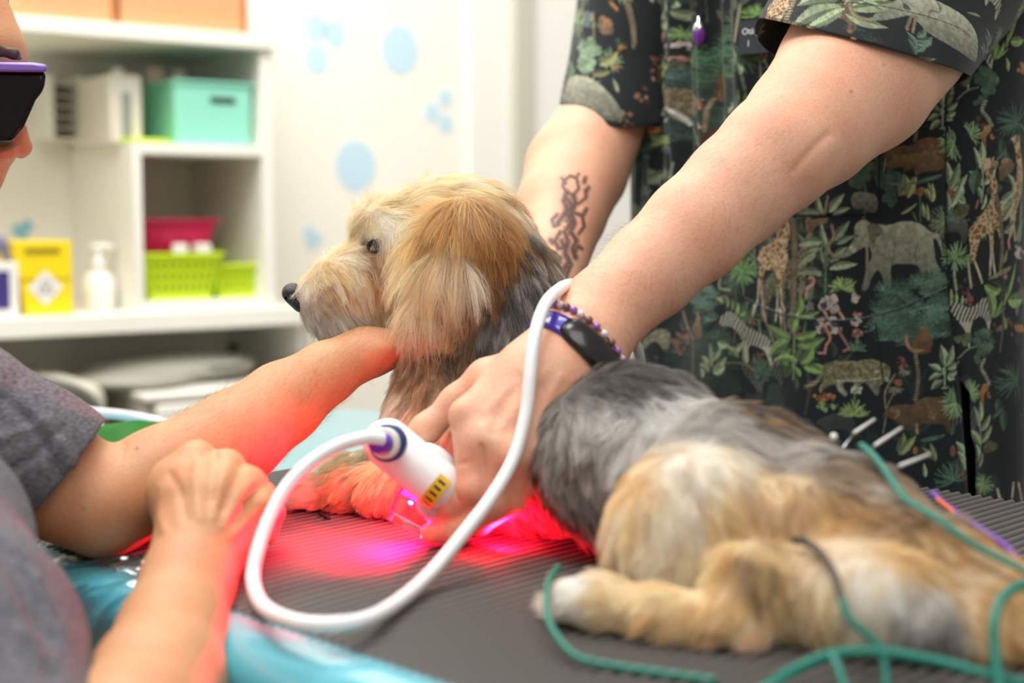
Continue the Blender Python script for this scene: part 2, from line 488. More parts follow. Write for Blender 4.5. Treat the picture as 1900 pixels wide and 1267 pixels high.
# wrapped supplies peeping out
rs = np.random.default_rng(4)
def packets(px0, px1, z, q, n, cols, lab, cat='packet', hz=0.02):
    for i in range(n):
        px = px0 + (px1 - px0) * (i + 0.5) / n
        mb = MB(); s_ = bs(px, q)
        mb.box(bpt(s_, q, z), (0.026, 0.03, hz * (1 + .3 * rs.random())), BRZ + rs.uniform(-.6, .6))
        tag(mb.build('supply_packet', cols[i % len(cols)], bevel=0.004), lab[i], cat)
M_wrap = mat_simple('white_wrapper', (236, 234, 228), 0.35)
packets(285, 345, bz(300, 145, .14), 0.15, 3, [M_pk, M_gry, M_wrap], ['pale pink packet in the mint basket', 'grey packet in the mint basket', 'white packet in the mint basket'], hz=0.03)
packets(315, 395, bz(340, 466, .04) , 0.05, 2, [M_wrap], ['white wrapped packet between the lime and raspberry baskets, by the divider', 'white wrapped packet between the lime and raspberry baskets, by the small basket'])
# binder box, lid, rack of papers
c = empty('box_file', tuple(bpt(bs(240, .05), 0.12, ZM)), BRZ); tag(c, 'cream box file with a grey spine label left of the mint basket', 'box file')
zt_ = bz(240, 138, .05)
mb = MB(); bbox(mb, bs(212, .05), bs(271, .05), 0.05, 0.24, ZM, zt_); mb.build('file_case', M_cream, c, bevel=0.003)
mb = MB(); bbox(mb, bs(234, .049), bs(250, .049), 0.047, 0.0505, ZM + 0.01, zt_ - 0.03); mb.build('spine_label', M_gry, c)
mb = MB(); mb.lathe(bpt(bs(236, .07), 0.09, zt_), [(0.004, 0), (0.010, 0.003), (0.010, 0.012), (0.004, 0.014)], 16); mb.build('knob', M_wrap, c, smooth=True)
mb = MB(); mb.lathe(bpt(bs(288, .02), 0.05, ZM), [(0.040, 0.0), (0.044, 0.001), (0.044, 0.006), (0.038, 0.008)], 40)
tag(mb.build('round_tray', M_lime, bevel=0.001), 'flat lime green round tray on the cubby in front of the box file', 'tray')
c = empty('paper_rack', tuple(bpt(bs(140, .27), 0.25, bz(140, 262, .25))), BRZ); tag(c, 'pale wall rack of stacked papers beside the box file', 'rack')
z0_, z1_ = bz(140, 262, .25), bz(140, 145, .25)
mb = MB(); bbox(mb, bs(85, .25), bs(92, .25), 0.20, 0.30, z0_, z1_); bbox(mb, bs(138, .25), bs(152, .25), 0.20, 0.30, z0_, z1_); bbox(mb, bs(200, .25), bs(206, .25), 0.20, 0.30, z0_, z1_); mb.build('uprights', M_lam, c, bevel=0.001)
mb = MB()
for i in range(6): z_ = z0_ + (z1_ - z0_) * (i + .05) / 6; bbox(mb, bs(85, .25), bs(206, .25), 0.21, 0.30, z_, z_ + 0.003)
mb.build('trays', M_cream, c)
mb = MB()
for i in (1, 2, 4): z_ = z0_ + (z1_ - z0_) * (i + .10) / 6; bbox(mb, bs(156, .25), bs(198, .25), 0.22, 0.29, z_, z_ + 0.010)
mb.build('papers', mat_simple('grey_green_paper', (150, 158, 142), 0.8), c)
# yellow sharps box
M_yel = mat_simple('yellow_card', (244, 214, 12), 0.5, noise=0.02)
M_ydk = mat_simple('olive_print', (120, 104, 20), 0.6)
c = empty('waste_box', tuple(bpt(bs(84, .02), 0.1, ZC)), BRZ); tag(c, 'yellow clinical waste box with a white diamond label on the counter', 'box')
zt_ = bz(84, 447, .02)
mb = MB(); s0, s1 = bs(32, .02), bs(135, .02)
V = [bpt(s0 + .012, .02, ZC), bpt(s1, .02, ZC), bpt(s1, .14, ZC), bpt(s0 + .012, .14, ZC), bpt(s0 - .004, .02, zt_), bpt(s1, .02, zt_), bpt(s1, .14, zt_), bpt(s0 - .004, .14, zt_)]
mb.add(V, [(3, 2, 1, 0), (4, 5, 6, 7), (0, 1, 5, 4), (1, 2, 6, 5), (2, 3, 7, 6), (3, 0, 4, 7)]); mb.build('carton', M_yel, c, bevel=0.002)
mb = MB(); a = 0.028; cz = bz(84, 534, .019); cs_ = bs(84, .019)
mb.add([bpt(cs_ - a, .0185, cz), bpt(cs_, .0185, cz - a), bpt(cs_ + a, .0185, cz), bpt(cs_, .0185, cz + a)], [(0, 1, 2, 3)]); dl = mb.build('diamond_label', M_wrap, c)
mb = MB()
for k in range(3):
    an = math.radians(90 + 120 * k); p_ = np.array([bpt(cs_ + .007 * math.cos(an) + .006 * math.cos(t), .0182, cz + .007 * math.sin(an) + .006 * math.sin(t)) for t in np.linspace(0, 6.28, 20)])
    mb.tube(p_, 0.0011, 6)
mb.build('biohazard_mark', M_gry, c)
mb = MB(); zz0 = bz(84, 466, .019)
for i in range(9): bbox(mb, bs(48 + i * 7.4, .019), bs(48 + i * 7.4 + 5.2, .019), 0.0188, 0.0205, zz0 - 0.005, zz0 + 0.005)
mb.build('printed_heading', M_ydk, c)
mb = MB(); bbox(mb, bs(36, .019), bs(133, .019), 0.0192, 0.0205, zt_ - 0.062, zt_ - 0.060); mb.build('fold_line', M_ydk, c)
# white and purple carton at the picture's edge
c = empty('glove_box', tuple(bpt(bs(8, .02), 0.08, ZC)), BRZ); tag(c, 'white carton with a purple panel left of the yellow box', 'box')
z1_ = bz(20, 486, .02)
mb = MB(); bbox(mb, bs(-70, .02), bs(35, .02), 0.02, 0.12, ZC, z1_); mb.build('carton', M_wrap, c, bevel=0.002)
M_vio = mat_simple('deep_violet_print', (62, 48, 122), 0.5)
mb = MB(); bbox(mb, bs(-62, .02), bs(17, .02), 0.0185, 0.0205, ZC + 0.012, z1_ - 0.014); mb.build('purple_panel', M_vio, c)
mb = MB(); mb.tube(spline([bpt(bs(-20, .06), .06, z1_ + .004), bpt(bs(2, .06), .06, z1_ + .032), bpt(bs(20, .06), .06, z1_ + .004)], 14), 0.009, 10)
tag(mb.build('tape_holder', mat_simple('blue_grey_plastic', (116, 116, 150), 0.4), smooth=True), 'blue grey arched holder on top of the white and purple carton', 'holder')
# pump bottle
c = empty('pump_bottle', tuple(bpt(bs(183, .06), 0.08, ZC)), BRZ); tag(c, 'white pump bottle on the counter between the yellow box and the cubby', 'bottle')
M_bot = mat_simple('milky_plastic', (238, 236, 230), 0.2, coat=0.5)
hb = bz(183, 500, .08) - ZC
MB().lathe(bpt(bs(183, .08), .08, ZC), [(0.024, 0), (0.027, 0.003), (0.027, hb * .72), (0.018, hb * .92), (0.009, hb)], 32).build('bottle_body', M_bot, c, smooth=True)
MB().lathe(bpt(bs(183, .08), .08, ZC + hb), [(0.011, 0), (0.011, 0.014), (0.004, 0.016), (0.004, 0.034)], 20).build('pump_collar', M_wrap, c, smooth=True)
mb = MB(); mb.tube([bpt(bs(183, .08) - .012, .08, ZC + hb + .036), bpt(bs(183, .08) + .014, .08, ZC + hb + .038), bpt(bs(183, .08) + .030, .08, ZC + hb + .032)], 0.006, 10); mb.build('pump_spout', M_wrap, c, smooth=True)

# ---- below the counter: cabinet with white drawer, grey machine, chair arm, cable box
M_beige = mat_simple('beige_grey_plastic', (196, 192, 178), 0.5, noise=0.02)
M_grm = mat_simple('warm_grey_plastic', (158, 156, 144), 0.45)
zt_ = bz(360, 726, -0.1)
c = empty('drawer_cabinet', tuple(bpt(bs(420, -.1), 0.05, 0)), BRZ); tag(c, 'low beige cabinet with a white drawer under the counter', 'cabinet')
mb = MB(); bbox(mb, bs(265, -.1), bs(560, -.1), -0.08, 0.24, 0.03, zt_ - 0.012); mb.build('cabinet_body', M_beige, c, bevel=0.006)
mb = MB(); bbox(mb, bs(262, -.1), bs(562, -.1), -0.10, 0.25, zt_ - 0.012, zt_); mb.build('cabinet_top', M_lam, c, bevel=0.003)
mb = MB(); bbox(mb, bs(285, -.1), bs(550, -.1), -0.105, -0.08, zt_ - 0.048, zt_ - 0.018); dr = mb.build('drawer', M_lam, c, bevel=0.004)
mb = MB(); bbox(mb, bs(275, -.1), bs(555, -.1), -0.10, -0.08, 0.06, zt_ - 0.054); mb.build('cabinet_door', M_beige, c, bevel=0.004)
m_ = SDF(); 
m_.ell(bpt(bs(330, .05), .08, zt_ + 0.022), np.array([BW, BM, [0, 0, 1]]), (0.15, 0.10, 0.026), 0.01)
m_.ell(bpt(bs(250, .0), .03, zt_ + 0.012), np.array([BW, BM, [0, 0, 1]]), (0.10, 0.09, 0.020), 0.02)
v_, f_ = m_.mesh(0.004, clip_lo=np.array([-9, -9, zt_]))
c = empty('weighing_scale', tuple(bpt(bs(330, .05), .08, zt_)), BRZ); tag(c, 'grey domed scale lying on the low cabinet under the counter', 'scale')
obj_from('scale_body', v_, f_, M_grm, c)
MB().lathe(bpt(bs(395, .02), .03, zt_ + 0.030), [(0.055, 0), (0.055, 0.003), (0.048, 0.006)], 40).build('scale_plate', M_gry, c, smooth=True)
c = empty('rolling_unit', tuple(bpt(bs(120, -.15), -.05, 0)), BRZ); tag(c, 'beige rolling unit with a dark curved handle below the counter', 'trolley')
zr = bz(100, 716, -.15)
mb = MB(); bbox(mb, bs(-60, -.15), bs(205, -.15), -0.14, 0.2, 0.07, zr); mb.build('unit_body', M_beige, c, bevel=0.03, seg=5)
M_dgr = mat_simple('dark_grey_rubber', (92, 92, 84), 0.5)
MB().tube(spline([bpt(bs(20, -.2), -.17, zr + .012), bpt(bs(90, -.2), -.18, zr + .006), bpt(bs(150, -.2), -.19, zr - .012), bpt(bs(178, -.2), -.19, zr - .05), bpt(bs(190, -.2), -.18, zr - .14)], 30), 0.011, 12).build('curved_handle', M_dgr, c, smooth=True)
for k in (0, 1, 2, 3):
    cc_ = bpt(bs(-40, -.15) + (0.16 if k % 2 else 0), -0.10 + (0.24 if k > 1 else 0), 0.035)
    MB().lathe(cc_, [(0.03, -0.01), (0.034, -0.006), (0.034, 0.006), (0.03, 0.01)], 20, R=Matrix.Rotation(math.pi / 2, 3, 'X')).build('wheel', M_dgr, c)
    mb = MB(); mb.box(cc_ + [0, 0, 0.02], (0.012, 0.026, 0.05)); mb.build('caster_fork', M_gry, c)
mb = MB(); bbox(mb, bs(432, .27), bs(478, .27), 0.265, 0.30, bz(455, 664, .27), bz(455, 636, .27))
tag(mb.build('cable_box', M_dgr, bevel=0.004), 'dark grey cable box fixed to the wall under the counter', 'box')
# ------------------------------------------------------------------ the dog
C_ = dict(cream=(250, 232, 202), pale=(252, 244, 230), blond=(240, 214, 166), gold=(222, 178, 112), dgold=(176, 128, 74), white=(250, 247, 242),
          dark=(70, 67, 64), grey=(128, 124, 120), lgrey=(214, 210, 204), tan=(186, 150, 108), brown=(110, 84, 60), peach=(242, 208, 186))
dg = SDF()
# torso from chest to rump, lying along the table
dg.ellp(860, 850, 1.055, 105, 125, 0.060, 0, 0, 0.02)          # chest
dg.ellp(1010, 842, 1.00, 150, 152, 0.066, 12, 38, 0.03)
dg.ellp(1180, 850, 0.93, 172, 172, 0.070, 12, 42, 0.03)
dg.ellp(1375, 922, 0.87, 190, 172, 0.075, 14, 42, 0.03)
dg.ellp(1560, 1010, 0.815, 170, 165, 0.068, 24, 42, 0.03)
dg.ellp(1720, 1110, 0.765, 160, 140, 0.055, 32, 40, 0.03)
# neck
dg.chain([(900, 760, 1.075, 108), (912, 640, 1.10, 106), (908, 530, 1.118, 108), (880, 450, 1.125, 90)], 0.03)
dg.chain([(800, 800, 1.065, 80), (850, 640, 1.095, 95)], 0.03)
# skull and muzzle
dg.ellp(835, 445, 1.12, 112, 108, 0.048, 0, 0, 0.02)
dg.ellp(760, 455, 1.115, 95, 92, 0.044, 0, 0, 0.02)
dg.chain([(730, 495, 1.11, 82), (640, 528, 1.10, 56), (582, 553, 1.095, 36)], 0.012)
dg.chain([(730, 570, 1.11, 55), (650, 588, 1.10, 38), (600, 590, 1.10, 24)], 0.012)
dg.ellp(700, 400, 1.115, 35, 24, 0.034, -40, 0, 0.012)          # brow
# front leg reaching forward, and the far one
dg.chain([(840, 900, 1.02, 62), (720, 905, 1.04, 44), (640, 905, 1.055, 34), (570, 915, 1.065, 29), (545, 922, 1.068, 26)], 0.015)
for i, (dx, dy, dd) in enumerate([(0, 0, 0), (-2, -8, .014), (2, 6, -.012)]):
    dg.chain([(550 + dx, 918 + dy, 1.068 + dd, 17), (522 + dx, 926 + dy, 1.07 + dd, 13)], 0.006)
dg.chain([(850, 850, 1.10, 55), (720, 865, 1.13, 38), (640, 876, 1.15, 26), (600, 884, 1.16, 22)], 0.015)
# near hind leg: thigh, shank, foot
dg.ellp(1290, 1000, 0.805, 165, 165, 0.042, 18, 20, 0.02)
dg.chain([(1400, 1100, 0.745, 92), (1370, 1160, 0.735, 58), (1230, 1145, 0.745, 44), (1120, 1118, 0.757, 42), (1060, 1112, 0.765, 40)], 0.015)
for i, (dx, dy, dd) in enumerate([(0, 0, 0), (0, -14, .014), (6, 14, -.012)]):
    dg.chain([(1060 + dx, 1112 + dy, 0.767 + dd, 22), (1022 + dx, 1122 + dy, 0.775 + dd, 17)], 0.006)
# second hind leg with the hock pushed out, and the tail root
dg.ellp(1590, 1110, 0.74, 120, 110, 0.040, 30, 20, 0.02)
dg.chain([(1600, 1130, 0.725, 78), (1520, 1150, 0.735, 52)], 0.012)
dg.chain([(1660, 1120, 0.715, 80), (1740, 1180, 0.71, 62), (1900, 1195, 0.71, 52)], 0.02)
dg.chain([(1750, 1060, 0.745, 80), (1880, 1130, 0.72, 64), (2050, 1200, 0.70, 48)], 0.02)
Vd, Fd = dg.mesh(0.0025, clip_lo=np.array([-9, -9, TOP + 0.001]))
Nd = vnormals(Vd, Fd)

def find_surface(V, px, py, tol=14):
    x, y, d = PX(V)
    for t in (tol, 2 * tol, 4 * tol, 8 * tol, 400):
        m = np.where((x - px) ** 2 + (y - py) ** 2 < t * t)[0]
        if len(m): return V[m[np.argmin(d[m])]]
    return W(px, py, 1.0)

def field(P, V, anchors, power=4, spread=0.012):
    """inverse-distance blend of anchors: returns direction, length(m), 3 colours, lift"""
    A = np.array([find_surface(V, a[0], a[1]) for a in anchors])
    D = np.array([a[2][0] * RT - a[2][1] * UP + (a[2][2] if len(a[2]) > 2 else 0) * FW for a in anchors])
    dep = (A - CAM) @ FW
    Ln = np.array([a[3] for a in anchors]) * dep / F
    cols = np.array([[s2l(C_[c]) for c in a[4]] for a in anchors])
    lf = np.array([a[5] for a in anchors])
    dist = np.linalg.norm(P[:, None] - A[None], axis=2)
    w = 1 / (dist ** 2 + spread ** 2) ** (power / 2); w /= w.sum(1, keepdims=True)
    wc = 1 / (dist ** 2 + (spread * 0.6) ** 2) ** (power * 0.8); wc /= wc.sum(1, keepdims=True)
    return w @ D, w @ Ln, np.einsum('na,akc->nkc', wc, cols), w @ lf

def sample_mesh(V, Fc, N, n, dens=None):
    a, b, c, d = (V[Fc[:, i]] for i in range(4))
    ar = np.linalg.norm(np.cross(c - a, d - b), axis=1) / 2
    if dens is not None: ar = ar * dens[Fc].mean(1)
    f = rng.choice(len(Fc), n, p=ar / ar.sum())
    u, v = rng.random((2, n))
    w = np.stack([(1 - u) * (1 - v), u * (1 - v), u * v, (1 - u) * v], 1)
    Q = Fc[f]
    return np.einsum('nk,nkc->nc', w, V[Q]), nrm(np.einsum('nk,nkc->nc', w, N[Q]))

def make_hair(name, V, Fc, N, anchors, n, mat, parent, dens=None, rad=0.000075, seg=7, clump=0.62, cdiv=34, grav=0.35, wave=0.25, minz=None, lenvar=0.5):
    P, Nn = sample_mesh(V, Fc, N, n, dens)
    D, Ln, cols, lift = field(P, V, anchors)
    # clump centres
    ng = max(50, int(n / cdiv))
    gi = rng.choice(n, ng, replace=False)
    kd = KDTree(ng)
    for i, q in enumerate(P[gi]): kd.insert(q, i)
    kd.balance()
    own = np.array([kd.find(q)[1] for q in P])
    # root direction: tangent flow + lift, with noise shared by a clump
    nz = np.stack([vnoise(P, 45, s) for s in (1, 2, 3)], 1) - 0.5
    ng_ = np.stack([rng.normal(size=ng) for _ in range(3)], 1)[own]
    D = nrm(D + 1.0 * nz + 0.16 * ng_ + 0.12 * rng.normal(size=P.shape))
    T = nrm(D - Nn * (D * Nn).sum(1, keepdims=True))
    d0 = nrm(T + Nn * (lift + 0.15 * rng.random(n))[:, None])
    L = Ln * (1 - lenvar * 0.6 + lenvar * rng.random(n) * 1.2) * (0.8 + 0.4 * vnoise(P, 60, 9))
    pts = np.zeros((n, seg, 3)); pts[:, 0] = P - Nn * 0.0008
    cur = d0
    step = L / (seg - 1)
    wv = rng.normal(size=(n, 3)) * 0.5 + rng.normal(size=(ng, 3))[own] * 0.9
    for j in range(1, seg):
        t = j / (seg - 1)
        cur = nrm(cur + T * 0.25 + np.array([0, 0, -grav]) * (L / 0.03)[:, None].clip(0, 2) * 0.5 + wv * wave * math.sin(3.0 * t + 0.6) * 0.35)
        pts[:, j] = pts[:, j - 1] + cur * step[:, None]
    # clump: pull towards the centre strand
    g = pts[gi][own]
    off = g - pts
    w = clump * (np.linspace(0, 1, seg) ** 1.4)[None, :, None] * (0.6 + 0.4 * rng.random(n))[:, None, None]
    pts = pts + off * w
    if minz is not None: pts[..., 2] = np.maximum(pts[..., 2], minz + 0.0005 * rng.random((n, 1)))
    # colours: three tones per region, clump noise
    q = vnoise(P, 55, 5) * 0.4 + rng.random(ng)[own] * 0.6 + rng.random(n) * 0.3
    q = np.clip((q - 0.2) / 0.85, 0, 1) * 2
    i0 = np.clip(q.astype(int), 0, 1); fr = (q - i0)[:, None]
    c = cols[np.arange(n), i0] * (1 - fr) + cols[np.arange(n), i0 + 1] * fr
    c = c * (0.88 + 0.24 * rng.random((n, 1))) * (0.88 + 0.32 * rng.random(ng)[own])[:, None]
    hl = rng.random(n) < 0.07
    c[hl] = np.clip(c[hl] * 1.25 + 0.10, 0, 0.95)
    cu = bpy.data.hair_curves.new(name)
    cu.add_curves([seg] * n)
    cu.attributes['position'].data.foreach_set('vector', pts.astype(np.float32).ravel()) if 'position' in cu.attributes else None
    ra = cu.attributes.get('radius') or cu.attributes.new('radius', 'FLOAT', 'POINT')
    prof = np.linspace(1, 0.25, seg) ** 0.7
    ra.data.foreach_set('value', (rad * prof[None] * (0.7 + 0.6 * rng.random((n, 1)) + 0.5 * hl[:, None])).astype(np.float32).ravel())
    ca = cu.attributes.new('col', 'FLOAT_COLOR', 'CURVE')
    c4 = np.ones((n, 4), np.float32); c4[:, :3] = np.clip(c, 0.002, 0.95)
    ca.data.foreach_set('color', c4.ravel())
    cu.materials.append(mat)
    o = bpy.data.objects.new(name, cu); COL.objects.link(o)
    if parent is not None:
        o.parent = parent; o.matrix_parent_inverse = parent_mat(parent).inverted()
    return o

def fur_material(name, rough=0.45):
    m, N, L, b = mat_new(name)
    a = N.new('ShaderNodeAttribute'); a.attribute_name = 'col'
    L.new(a.outputs['Color'], b.inputs['Base Color'])
    b.inputs['Roughness'].default_value = rough; b.inputs['Specular IOR Level'].default_value = 0.35
    tr = N.new('ShaderNodeBsdfTranslucent'); L.new(a.outputs['Color'], tr.inputs['Color'])
    mx = N.new('ShaderNodeMixShader'); mx.inputs[0].default_value = 0.4
    L.new(b.outputs[0], mx.inputs[1]); L.new(tr.outputs[0], mx.inputs[2])
    L.new(mx.outputs[0], N['Material Output'].inputs['Surface'])
    return m
M_fur = fur_material('dog_fur')
def attr_material(name, rough, spec=0.3, sss=0.0):
    m, N, L, b = mat_new(name)
    a = N.new('ShaderNodeAttribute'); a.attribute_name = 'col'
    L.new(a.outputs['Color'], b.inputs['Base Color'])
    b.inputs['Roughness'].default_value = rough; b.inputs['Specular IOR Level'].default_value = spec
    return m
M_coat = attr_material('dog_undercoat', 0.8, 0.1)

# px, py, (flow right, flow down[, flow away]), length px, (three tones), lift
body_anchors = [
    (600, 505, (.75, .45), 45, ('cream', 'blond', 'pale'), .35),
    (640, 470, (.8, .2), 50, ('gold', 'cream', 'pale'), .35),
    (580, 560, (.6, .8), 32, ('white', 'lgrey', 'cream'), .3),
    (640, 540, (.45, .85), 70, ('cream', 'pale', 'blond'), .3),
    (615, 600, (.5, .85), 66, ('white', 'pale', 'lgrey'), .35),
    (665, 600, (.7, .7), 68, ('white', 'cream', 'lgrey'), .3),
    (590, 585, (.35, .9), 40, ('white', 'lgrey', 'cream'), .35),
    (700, 600, (.6, .7), 45, ('peach', 'cream', 'blond'), .2),
    (700, 540, (.15, .98), 60, ('cream', 'blond', 'pale'), .25),
    (655, 440, (-.6, -.3), 45, ('pale', 'cream', 'blond'), .6),
    (668, 400, (-.7, -.35), 62, ('pale', 'cream', 'cream'), .8),
    (682, 422, (.35, .9), 34, ('pale', 'cream', 'blond'), .55),
    (690, 412, (.5, .75), 50, ('pale', 'white', 'cream'), .5),
    (720, 445, (.35, .93), 60, ('pale', 'cream', 'blond'), .3),
    (671, 440, (-.5, .3), 12, ('brown', 'dark', 'tan'), .2),
    (686, 470, (.1, .9), 22, ('blond', 'tan', 'brown'), .15),
    (700, 480, (.3, .93), 45, ('blond', 'cream', 'pale'), .2),
    (720, 365, (.6, -.25), 55, ('pale', 'cream', 'blond'), .6),
    (780, 345, (.85, -.1), 62, ('pale', 'cream', 'blond'), .55),
    (850, 335, (.95, .15), 62, ('pale', 'cream', 'blond'), .5),
    (920, 370, (.7, .6), 62, ('pale', 'cream', 'tan'), .5),
    (770, 400, (.6, .7), 60, ('cream', 'blond', 'gold'), .4),
    (870, 385, (.6, .7), 50, ('cream', 'dgold', 'gold'), .35),
    (955, 440, (.25, .95), 60, ('grey', 'dark', 'tan'), .35),
    (985, 500, (.2, .97), 60, ('dark', 'grey', 'lgrey'), .35),
    (1005, 560, (.1, .98), 60, ('dark', 'grey', 'lgrey'), .35),
    (950, 600, (-.1, .98), 60, ('dark', 'grey', 'lgrey'), .3),
    (905, 660, (-.15, .95), 55, ('tan', 'dark', 'brown'), .3),
    (850, 650, (-.1, .95), 50, ('brown', 'dark', 'tan'), .3),
    (770, 690, (-.2, .95), 60, ('cream', 'tan', 'brown'), .45),
    (730, 740, (-.3, .9), 62, ('cream', 'pale', 'tan'), .55),
    (800, 760, (.1, 1), 60, ('pale', 'cream', 'tan'), .35),
    (770, 830, (0, 1), 50, ('cream', 'tan', 'cream'), .3),
    (870, 860, (.2, 1), 50, ('tan', 'cream', 'grey'), .3),
    (700, 900, (-.55, .75), 36, ('cream', 'blond', 'cream'), .25),
    (600, 905, (-.7, .6), 26, ('cream', 'blond', 'tan'), .2),
    (540, 925, (-.9, .3), 20, ('cream', 'pale', 'blond'), .2),
    (1000, 720, (.5, .8), 50, ('dark', 'grey', 'brown'), .3),
    (1150, 700, (.85, .5), 48, ('dark', 'grey', 'dark'), .3),
    (1120, 790, (.3, .95), 62, ('dark', 'white', 'grey'), .3),
    (1200, 760, (.5, .8), 60, ('dark', 'white', 'grey'), .3),
    (1060, 880, (.25, .95), 58, ('dark', 'lgrey', 'brown'), .3),
    (1000, 930, (.35, .93), 50, ('brown', 'dark', 'tan'), .3),
    (950, 990, (.6, .75), 45, ('tan', 'brown', 'blond'), .3),
    (1050, 1000, (.6, .7), 45, ('tan', 'grey', 'brown'), .3),
    (1080, 930, (.2, .95), 60, ('lgrey', 'grey', 'white'), .3),
    (1330, 770, (.8, .5), 52, ('dark', 'lgrey', 'grey'), .3),
    (1400, 750, (.9, .4), 45, ('grey', 'dark', 'tan'), .3),
    (1480, 830, (.85, .5), 52, ('dark', 'lgrey', 'brown'), .3),
    (1570, 850, (.75, .65), 52, ('dark', 'grey', 'tan'), .3),
    (1650, 900, (.75, .7), 50, ('grey', 'tan', 'lgrey'), .3),
    (1630, 960, (.6, .75), 55, ('dark', 'tan', 'brown'), .3),
    (1280, 850, (.35, .9), 62, ('cream', 'lgrey', 'pale'), .35),
    (1170, 880, (-.1, 1), 62, ('blond', 'cream', 'gold'), .35),
    (1140, 960, (-.1, 1), 70, ('cream', 'blond', 'pale'), .3),
    (1250, 960, (.1, 1), 78, ('cream', 'pale', 'tan'), .35),
    (1350, 950, (.1, 1), 78, ('cream', 'blond', 'tan'), .35),
    (1440, 930, (.25, 1), 70, ('cream', 'tan', 'blond'), .3),
    (1200, 1050, (0, 1), 70, ('cream', 'pale', 'blond'), .35),
    (1310, 1070, (.1, 1), 78, ('cream', 'blond', 'gold'), .35),
    (1430, 1060, (.2, 1), 70, ('tan', 'blond', 'brown'), .3),
    (1560, 960, (.4, .9), 62, ('gold', 'tan', 'brown'), .3),
    (1530, 1020, (.3, .9), 55, ('pale', 'cream', 'tan'), .25),
    (1370, 1140, (-.5, .8), 50, ('gold', 'blond', 'dgold'), .3),
    (1400, 1190, (-.8, .4), 45, ('cream', 'peach', 'blond'), .3),
    (1200, 1130, (-.9, .35), 45, ('blond', 'cream', 'gold'), .3),
    (1110, 1110, (-.9, .2), 35, ('blond', 'cream', 'gold'), .25),
    (1050, 1100, (-.9, .2), 25, ('white', 'pale', 'lgrey'), .2),
    (1500, 1140, (0, 1), 50, ('cream', 'blond', 'pale'), .3),
    (1610, 1100, (0, 1), 45, ('white', 'cream', 'lgrey'), .25),
    (1690, 1130, (.1, 1), 45, ('white', 'lgrey', 'grey'), .25),
    (1740, 1180, (.1, 1), 45, ('grey', 'dark', 'lgrey'), .25),
    (1700, 1030, (.6, .8), 55, ('gold', 'blond', 'tan'), .3),
    (1800, 1060, (.75, .65), 55, ('tan', 'gold', 'lgrey'), .3),
    (1880, 1110, (.75, .65), 55, ('gold', 'blond', 'tan'), .3),
    (1850, 1190, (.8, .4), 50, ('blond', 'gold', 'cream'), .3),
]
dog = empty('dog', tuple(W(1250, 1150, 0.9) * [1, 1, 0] + [0, 0, TOP]))
tag(dog, 'small long-haired cream and grey dog lying on the ribbed mat, head held up', 'dog')
_, _, cc, _ = field(Vd, Vd, body_anchors)
dog_body = obj_from('body', Vd, Fd, M_coat, dog, col=cc.mean(1) * 0.75)
xv, yv, dv = PX(Vd)
view = nrm(CAM - Vd)
facing = (Nd * view).sum(1)
dens = np.where(facing > -0.25, 1.0, 0.12)
dens *= np.where(Vd[:, 2] < TOP + 0.004, 0.1, 1.0)
eyec = W(690, 447, 1.07)
# keep the eye, nose and inner foreleg free
dens *= np.where(((xv - 688) ** 2 + (yv - 454) ** 2) < 13 ** 2, 0.0, 1.0)
dens *= np.where(((xv - 552) ** 2 + (yv - 548) ** 2) < 24 ** 2, 0.0, 1.0)
headd = np.where((xv < 1050) & (yv < 960), 1.9, 1.0)
make_hair('fur', Vd, Fd, Nd, body_anchors, 240000, M_fur, dog, dens * headd, minz=TOP + 0.0008)

# ear flap hanging over the cheek
er = SDF()
er.ellp(838, 468, 1.058, 82, 94, 0.0062, 12, 0, 0.012)
er.ellp(822, 545, 1.050, 52, 74, 0.0055, 8, 0, 0.016)
er.ellp(868, 405, 1.064, 40, 34, 0.010, 0, 0, 0.016)
Ve, Fe = er.mesh(0.002)
Ne = vnormals(Ve, Fe)
ear_anchors = [
    (845, 385, (-.15, 1), 105, ('cream', 'blond', 'gold'), .12),
    (800, 405, (-.5, .95), 105, ('cream', 'blond', 'gold'), .12),
    (885, 385, (.35, .9), 90, ('tan', 'dgold', 'gold'), .12),
    (785, 450, (-.40, 1), 105, ('blond', 'cream', 'gold'), .10),
    (830, 450, (-.12, 1), 125, ('pale', 'gold', 'cream'), .10),
    (870, 450, (.06, 1), 125, ('cream', 'pale', 'tan'), .10),
    (905, 440, (.30, 1), 95, ('gold', 'dgold', 'tan'), .10),
    (915, 490, (.10, 1), 85, ('gold', 'dgold', 'brown'), .10),
    (895, 540, (-.25, 1), 85, ('gold', 'tan', 'brown'), .10),
    (775, 510, (-.15, 1), 110, ('blond', 'cream', 'pale'), .10),
    (815, 530, (.0, 1), 110, ('cream', 'gold', 'pale'), .10),
    (855, 540, (-.1, 1), 100, ('cream', 'tan', 'blond'), .10),
    (795, 590, (.14, 1), 72, ('blond', 'peach', 'cream'), .08),
    (840, 600, (-.12, 1), 70, ('cream', 'blond', 'tan'), .08),
]
ear = obj_from('ear', Ve, Fe, M_coat, dog, col=field(Ve, Ve, ear_anchors)[2].mean(1) * 0.6)
tag(ear, 'drooping golden ear with long strands')
de = np.where((Ne * nrm(CAM - Ve)).sum(1) > -0.3, 1.0, 0.15)
make_hair('fur', Ve, Fe, Ne, ear_anchors, 42000, M_fur, ear, de, seg=11, clump=0.78, wave=0.50, grav=0.35, rad=0.00008, cdiv=30)

